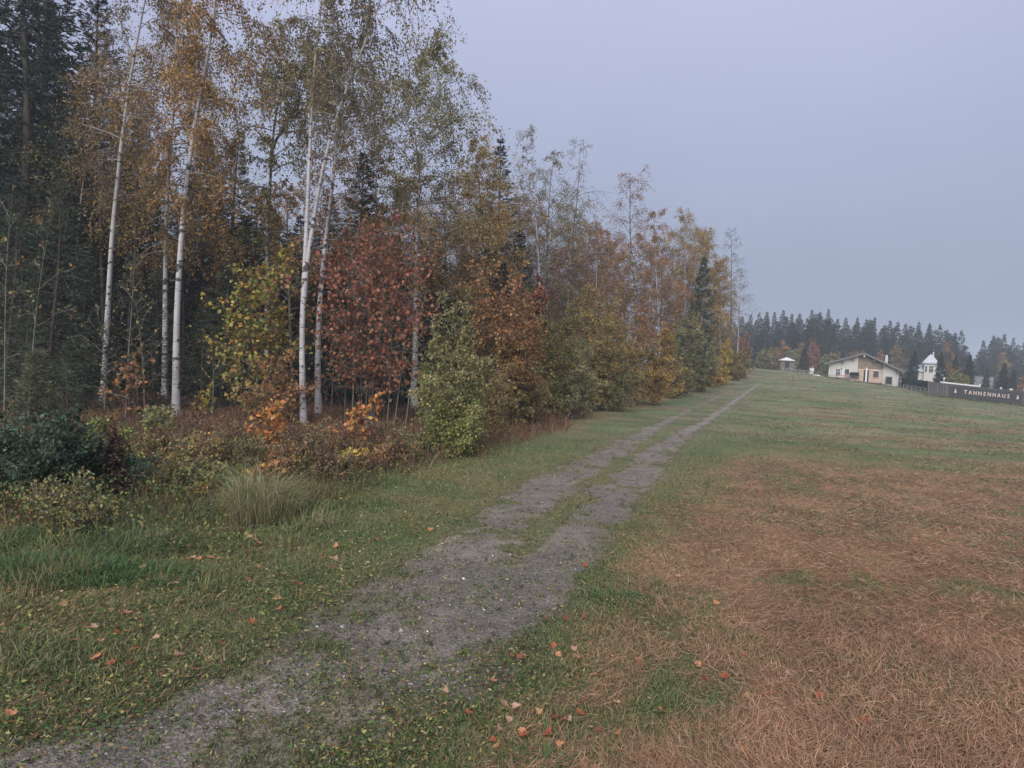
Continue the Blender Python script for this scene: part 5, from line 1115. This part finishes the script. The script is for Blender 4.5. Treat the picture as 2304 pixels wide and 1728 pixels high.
# ------------------------------------------------------------------ the board fence with its lettering
def tree_emblem(parent, x, z, s, y):
    g = Geo()
    for k, (w_, z0, z1) in enumerate(((.30, .12, .55), (.24, .36, .78), (.17, .6, 1.0))):
        V = [(x - w_ * s, y, z + z0 * s), (x + w_ * s, y, z + z0 * s), (x, y, z + z1 * s)]; V2 = [(a, y - .02 - .003 * k, c) for a, _, c in V]
        g.add(V2, [(0, 1, 2)]); [g.add([V[a], V[b], V2[b], V2[a]], [(0, 1, 2, 3)]) for a, b in ((0, 1), (1, 2), (2, 0))]
    g.box(x - .05 * s, x + .05 * s, y - .022, y, z, z + .12 * s); g.obj('tree_emblem', LETM, parent)
def letter(ch, parent, x, z, h, y):
    cu = bpy.data.curves.new('letter', 'FONT'); cu.body = ch; cu.size = h * 1.38; cu.extrude = .015; cu.offset = .012; cu.align_x = 'CENTER'; cu.resolution_u = 2
    o = bpy.data.objects.new('tmp', cu); sc.collection.objects.link(o)
    dg = bpy.context.evaluated_depsgraph_get(); me = bpy.data.meshes.new_from_object(o.evaluated_get(dg))
    bpy.data.objects.remove(o); bpy.data.curves.remove(cu)
    me.materials.clear(); me.materials.append(LETM)
    a = link('letter', me, parent); a.rotation_euler.x = R(90); a.scale = (.8, 1, 1); a.location = (x, y - .016, z); return a
def board_fence():
    a = G(2087, 88); b = G(2385, 84); d = b - a; ln = float(np.hypot(d[0], d[1])); rz = math.atan2(d[1], d[0])
    t = thing('board_fence', 'long dark board fence with white tree emblems and pale spaced lettering', 'fence', a, rz)
    def gz(s): return float(terrain(a[0] + math.cos(rz) * s, a[1] + math.sin(rz) * s)) - a[2]
    zl = np.polyfit(np.linspace(0, ln, 20), [gz(s) for s in np.linspace(0, ln, 20)], 1); slope = zl[0]
    H = 2.0
    me = None; nb_ = int(ln / .21); bw = ln / nb_
    for k in range(nb_):
        s = (k + .5) * bw
        if me is None:
            g = Geo(); g.box(-bw / 2 + .006, bw / 2 - .006, -.014, .014, -.35, H - .08); me = g.mesh('board', FENCEM)
        o = link('board', me, t); o.location = (s, .006 * (k % 3), slope * s + zl[1] * 0); 
    for k in range(int(ln / 2.3) + 1):
        s = min(k * 2.3, ln); Geo().box(-.07, .07, -.06, .06, -.5, H).obj('post', FENCEM, t).location = (s, .10, slope * s)
    g = Geo(); g.prism([(-.05, H - .078), (ln, H - .078 + slope * ln), (ln, H + slope * ln), (-.05, H)], -.07, .09); g.obj('cap_rail', plain('fence_cap', (.065, .064, .068), .8), t)
    for s in (.02, 1.15, 2.3, 3.45):
        g = Geo(); g.box(-.06, .06, -.05, -.016, -.3, H - .09); o = g.obj('batten', EAVE, t); o.location = (s, 0, slope * s)
    # sign board: from photo column 2138 to 2298
    def s_of(px):
        s = 0.0
        for _ in range(60):
            q = np.array([a[0] + math.cos(rz) * s, a[1] + math.sin(rz) * s, a[2] + 1 + slope * s]); s += (px - proj(q)[0]) * 88 / FPX * .9
        return s
    s0, s1 = s_of(2137), s_of(2299)
    g = Geo(); g.prism([(s0, .16 + slope * s0), (s1, .16 + slope * s1), (s1, 1.72 + slope * s1), (s0, 1.72 + slope * s0)], -.075, -.03); sb = g.obj('sign_board', SIGNM, t)
    for px, ch in zip((2171.5, 2182, 2193, 2204, 2214.5, 2225, 2236, 2246.5, 2257.5, 2268), 'TANNENHAUS'):
        s = s_of(px); letter(ch, sb, s, .82 + slope * s, .56, -.076)
    for px in (2149, 2289):
        s = s_of(px); tree_emblem(sb, s, .78 + slope * s, .62, -.076)
board_fence()
def rough_edges():
    rg = np.random.default_rng(91); P = []
    for (pa, da, pb, db, n) in ((2080, 87.2, 2390, 83.2, 2600), (1857, 117, 2026, 110.5, 1500), (1748, 134, 1790, 134, 350), (2030, 111.5, 2095, 94, 900)):
        a, b = G(pa, da), G(pb, db); q = rg.uniform(0, 1, n)[:, None]; X = a + (b - a) * q; X[:, :2] += rg.normal(0, .16, (n, 2)); P.append(X)
    P = np.concatenate(P); N = len(P); P[:, 2] = terrain(P[:, 0], P[:, 1]) - .02
    hh = .12 + .5 * noise(P[:, 0], P[:, 1], 1.2, 3, 2) ** 2
    g = Geo(); add_blades(g, P, rg.uniform(0, 6.28, N), hh * rg.uniform(.6, 1.5, N), np.radians(rg.uniform(45, 88, N)), rg.uniform(.2, 1, N), rg.uniform(.03, .07, N), pick([((.08, .10, .045), 4), ((.13, .12, .06), 3), ((.17, .13, .08), 2)], N, rg), rg)
    g.obj('rough_grass', BLADE, kind='stuff', label='rough uncut grass along the foot of fence, chalet and hut')
rough_edges()
p = G(2121, 92); t = thing('globe_lamp', 'white globe lamp on a short post behind the board fence', 'lamp', p)
g = Geo(); V, F = tubes(np.array([[[0, 0, -.2], [0, 0, 1], [0, 0, 2.6]]]), np.full((1, 3), .06), 8); g.add(V, F); g.obj('post', FRAMEW, t)
g = Geo(); zz = np.linspace(-1, 1, 9); V, F = tubes(np.array([[[0, 0, 2.72 + .17 * z] for z in zz]]), np.array([.17 * np.sqrt(np.maximum(1 - zz ** 2, .001))]), 12); g.add(V, F); g.obj('globe', FRAMEW, t, smooth=True)
a = G(2113, 93); b = G(2203, 91); d = b - a; ln = float(np.linalg.norm(d)); t = thing('awning_beam', 'long white awning beam just above the board fence', 'awning', a, math.atan2(d[1], d[0]))
sl_ = d[2] / ln; g = Geo(); g.prism([(0, 2.02), (ln, 2.02 + sl_ * ln), (ln, 2.22 + sl_ * ln), (0, 2.22)], -.06, .06); g.obj('beam', FRAMEW, t)
for s in (.3, ln * .5, ln - .2): Geo().box(s - .05, s + .05, -.05, .05, -.3, 2.0 + sl_ * s).obj('post', STEEL, t)
Geo().box(ln - .16, ln, -.07, .07, 2.2 + sl_ * ln, 2.5 + sl_ * ln).obj('end_cap', FRAMEW, t)
for px, hgt_, lab in ((2249, 2.35, 'small white lantern left above the fence top'), (2272, 2.3, 'white chair back showing above the fence top'), (2302, 2.5, 'white lantern at the right end above the fence top')):
    p = G(px, 88); t = thing('chair' if 'chair' in lab else 'lantern', lab, 'chair' if 'chair' in lab else 'lantern', p)
    Geo().box(-.03, .03, -.03, .03, -.2, hgt_ - .32).obj('post', STEEL, t); w_ = .25 if 'chair' in lab else .12
    Geo().box(-w_, w_, -.06, .06, hgt_ - .32, hgt_ - .05).obj('backrest' if 'chair' in lab else 'lamp_shade', FRAMEW, t)
    if 'chair' in lab: Geo().box(-w_, w_, -.06, .4, hgt_ - .8, hgt_ - .74).obj('seat', FRAMEW, t)

# ------------------------------------------------------------------ fallen maple leaves, one by one
def maple_leaf(seed, col):
    rg = np.random.default_rng(seed)
    half = [(0, 0), (.10, .02), (.30, -.06), (.27, .08), (.50, .12), (.38, .26), (.48, .42), (.24, .42), (.20, .52), (.26, .66), (.10, .70), (0, 1.0)]
    out = half[:-1] + [half[-1]] + [(-x, y) for x, y in half[-2:0:-1]]
    o = np.array(out); N = len(o); V = np.zeros((N + 1, 3)); V[:N, :2] = o - np.array([0, .35]); V[N] = (0, .02, 0)
    V[:, :2] *= 1 + .06 * rg.normal(size=(N + 1, 2)); c1, c2 = rg.uniform(-.1, .45, 2); r_ = np.hypot(V[:, 0], V[:, 1])
    V[:, 2] = c1 * V[:, 0] ** 2 * 1.6 + c2 * V[:, 1] ** 2 + .05 * rg.normal(size=N + 1) * r_; V[N, 2] = -.02
    g = Geo(); cc = np.array(col)[None] * (1 + .16 * rg.normal(size=(N + 1, 1))); cc[N] *= .85
    g.add(V, [(i, (i + 1) % N, N) for i in range(N)], np.clip(cc, .01, .8))
    V2, F2 = tubes(np.array([[[0, -.33, 0], [.03, -.5, .04], [.09, -.72, .03]]]), np.full((1, 3), .013), 3); g.add(V2, F2, np.array(col) * .8)
    return g.mesh('leaf', LEAF)
tones = [('rust red', (.31, .10, .055)), ('brown red', (.21, .08, .055)), ('pale orange', (.44, .21, .11)), ('faded pinkish', (.40, .25, .18)), ('tawny yellow', (.30, .19, .09))]
ML = {nm: [maple_leaf(500 + 7 * i + j, c) for j in range(3)] for i, (nm, c) in enumerate(tones)}
c7 = [(620, 650), (735, 630), (730, 655), (965, 610), (1000, 575), (1020, 610), (1090, 580), (1115, 610), (975, 665), (1010, 670), (755, 710), (900, 740), (915, 765), (890, 870), (650, 890), (1165, 450), (1275, 495), (1330, 525), (1440, 545),
      (1410, 545), (1660, 600), (1720, 610), (1705, 655), (1325, 650), (1455, 690), (1270, 715), (1720, 540), (1805, 510), (75, 740), (120, 735), (45, 770), (325, 850), (1160, 885), (1190, 875), (1530, 740), (1425, 815), (1325, 825), (480, 965), (600, 995),
      (650, 990), (720, 980), (800, 1020), (690, 1085), (490, 1125), (515, 1118), (570, 1155), (675, 1160), (915, 1110), (515, 1040), (370, 1040), (50, 1420), (45, 1470), (1430, 870), (1285, 945), (1130, 1055), (1080, 600), (990, 600), (810, 560), (715, 645), (1345, 535), (1310, 510), (1590, 560), (1640, 590)]
c8 = [(435, 320), (30, 385), (385, 455), (110, 505), (525, 170), (1020, 870), (1150, 890), (1165, 910), (1080, 920), (975, 920), (1175, 635), (1310, 580), (1360, 960), (1140, 1030), (1015, 1065), (875, 1065), (800, 1120), (845, 1120), (1040, 1110), (1120, 1080),
      (1135, 1125), (705, 1245), (460, 1285), (165, 1385), (760, 1370), (820, 1380), (580, 1410), (1160, 1360), (1335, 1360), (1230, 1345), (785, 1450), (1070, 1445), (1020, 1445), (1090, 1450), (850, 1510), (865, 1530), (735, 1500), (985, 1520), (1240, 1510), (1565, 1400), (1455, 1135),
      (1755, 1160), (1790, 1235), (900, 1605), (1045, 1580), (1460, 1630), (1650, 695), (1345, 1520), (1150, 1415), (940, 1410), (1240, 1205), (700, 1560), (720, 1590)]
c9 = [(220, 1140), (335, 1175), (140, 1220), (175, 1290), (262, 1275), (360, 1350), (470, 1345), (350, 1415), (345, 1610), (325, 1600), (610, 1580), (1005, 1565), (545, 1250), (890, 1465), (1120, 635), (220, 935), (270, 970), (430, 780), (695, 795), (725, 915), (45, 815), (190, 1045), (690, 1350)]
pos = [(x / 2.279, 1000 + y / 2.279) for x, y in c7] + [(800 + x / 2.279, 1000 + y / 2.279) for x, y in c8] + [(1500 + x / 2.004, 900 + y / 2.004) for x, y in c9]
rg = np.random.default_rng(31)
for px, py in pos:
    p = hit(px, py); u = float(path_u(p[0], p[1])[0])
    pr = [.40, .14, .24, .16, .06]; i = rg.choice(5, p=pr); nm = tones[i][0]
    _, dry, _, _ = zone(np.array([p[0]]), np.array([p[1]])); dry = dry[0]
    if u < 0:
        plc = 'at the left picture edge on the verge' if px < 140 else 'at the foot of the tall grass tussocks' if py < 1310 and px < 800 else 'on the left verge close to the track' if u > -.35 else 'on the open left verge'
    elif u <= 1: plc = 'on the gravel track'
    elif dry > .5: plc = 'in the dry brown grass, near the bottom edge' if py > 1560 else 'in the dry brown grass, further up'
    else: plc = 'in green grass right of the track, near the bottom edge' if py > 1560 else 'in green grass right of the track, further up'
    lab = f'{nm} maple leaf lying {plc}'
    s = rg.uniform(.065, .108)
    o = link('maple_leaf', ML[nm][rg.integers(0, 3)], None, label=lab, category='leaf', group=lab)
    o.location = (p[0], p[1], p[2] + (.065 if u < 0 or 1 < u and dry < .5 else .04)); o.rotation_euler = (rg.normal(0, .35), rg.normal(0, .35), rg.uniform(0, 6.28)); o.scale = (s, s, s)

# ------------------------------------------------------------------ damp autumn air
hz, n, _b, out = newmat('haze_air'); n.nodes.remove(_b)
pv = n.nodes.new('ShaderNodeVolumePrincipled'); pv.inputs['Density'].default_value = .0008; pv.inputs['Color'].default_value = (.80, .89, 1.0, 1); pv.inputs['Anisotropy'].default_value = .2
n.links.new(pv.outputs[0], out.inputs['Volume'])
Geo().box(-980, 980, -980, 980, -2.5, 42).obj('haze', hz, kind='stuff', label='pale damp haze over the meadow')
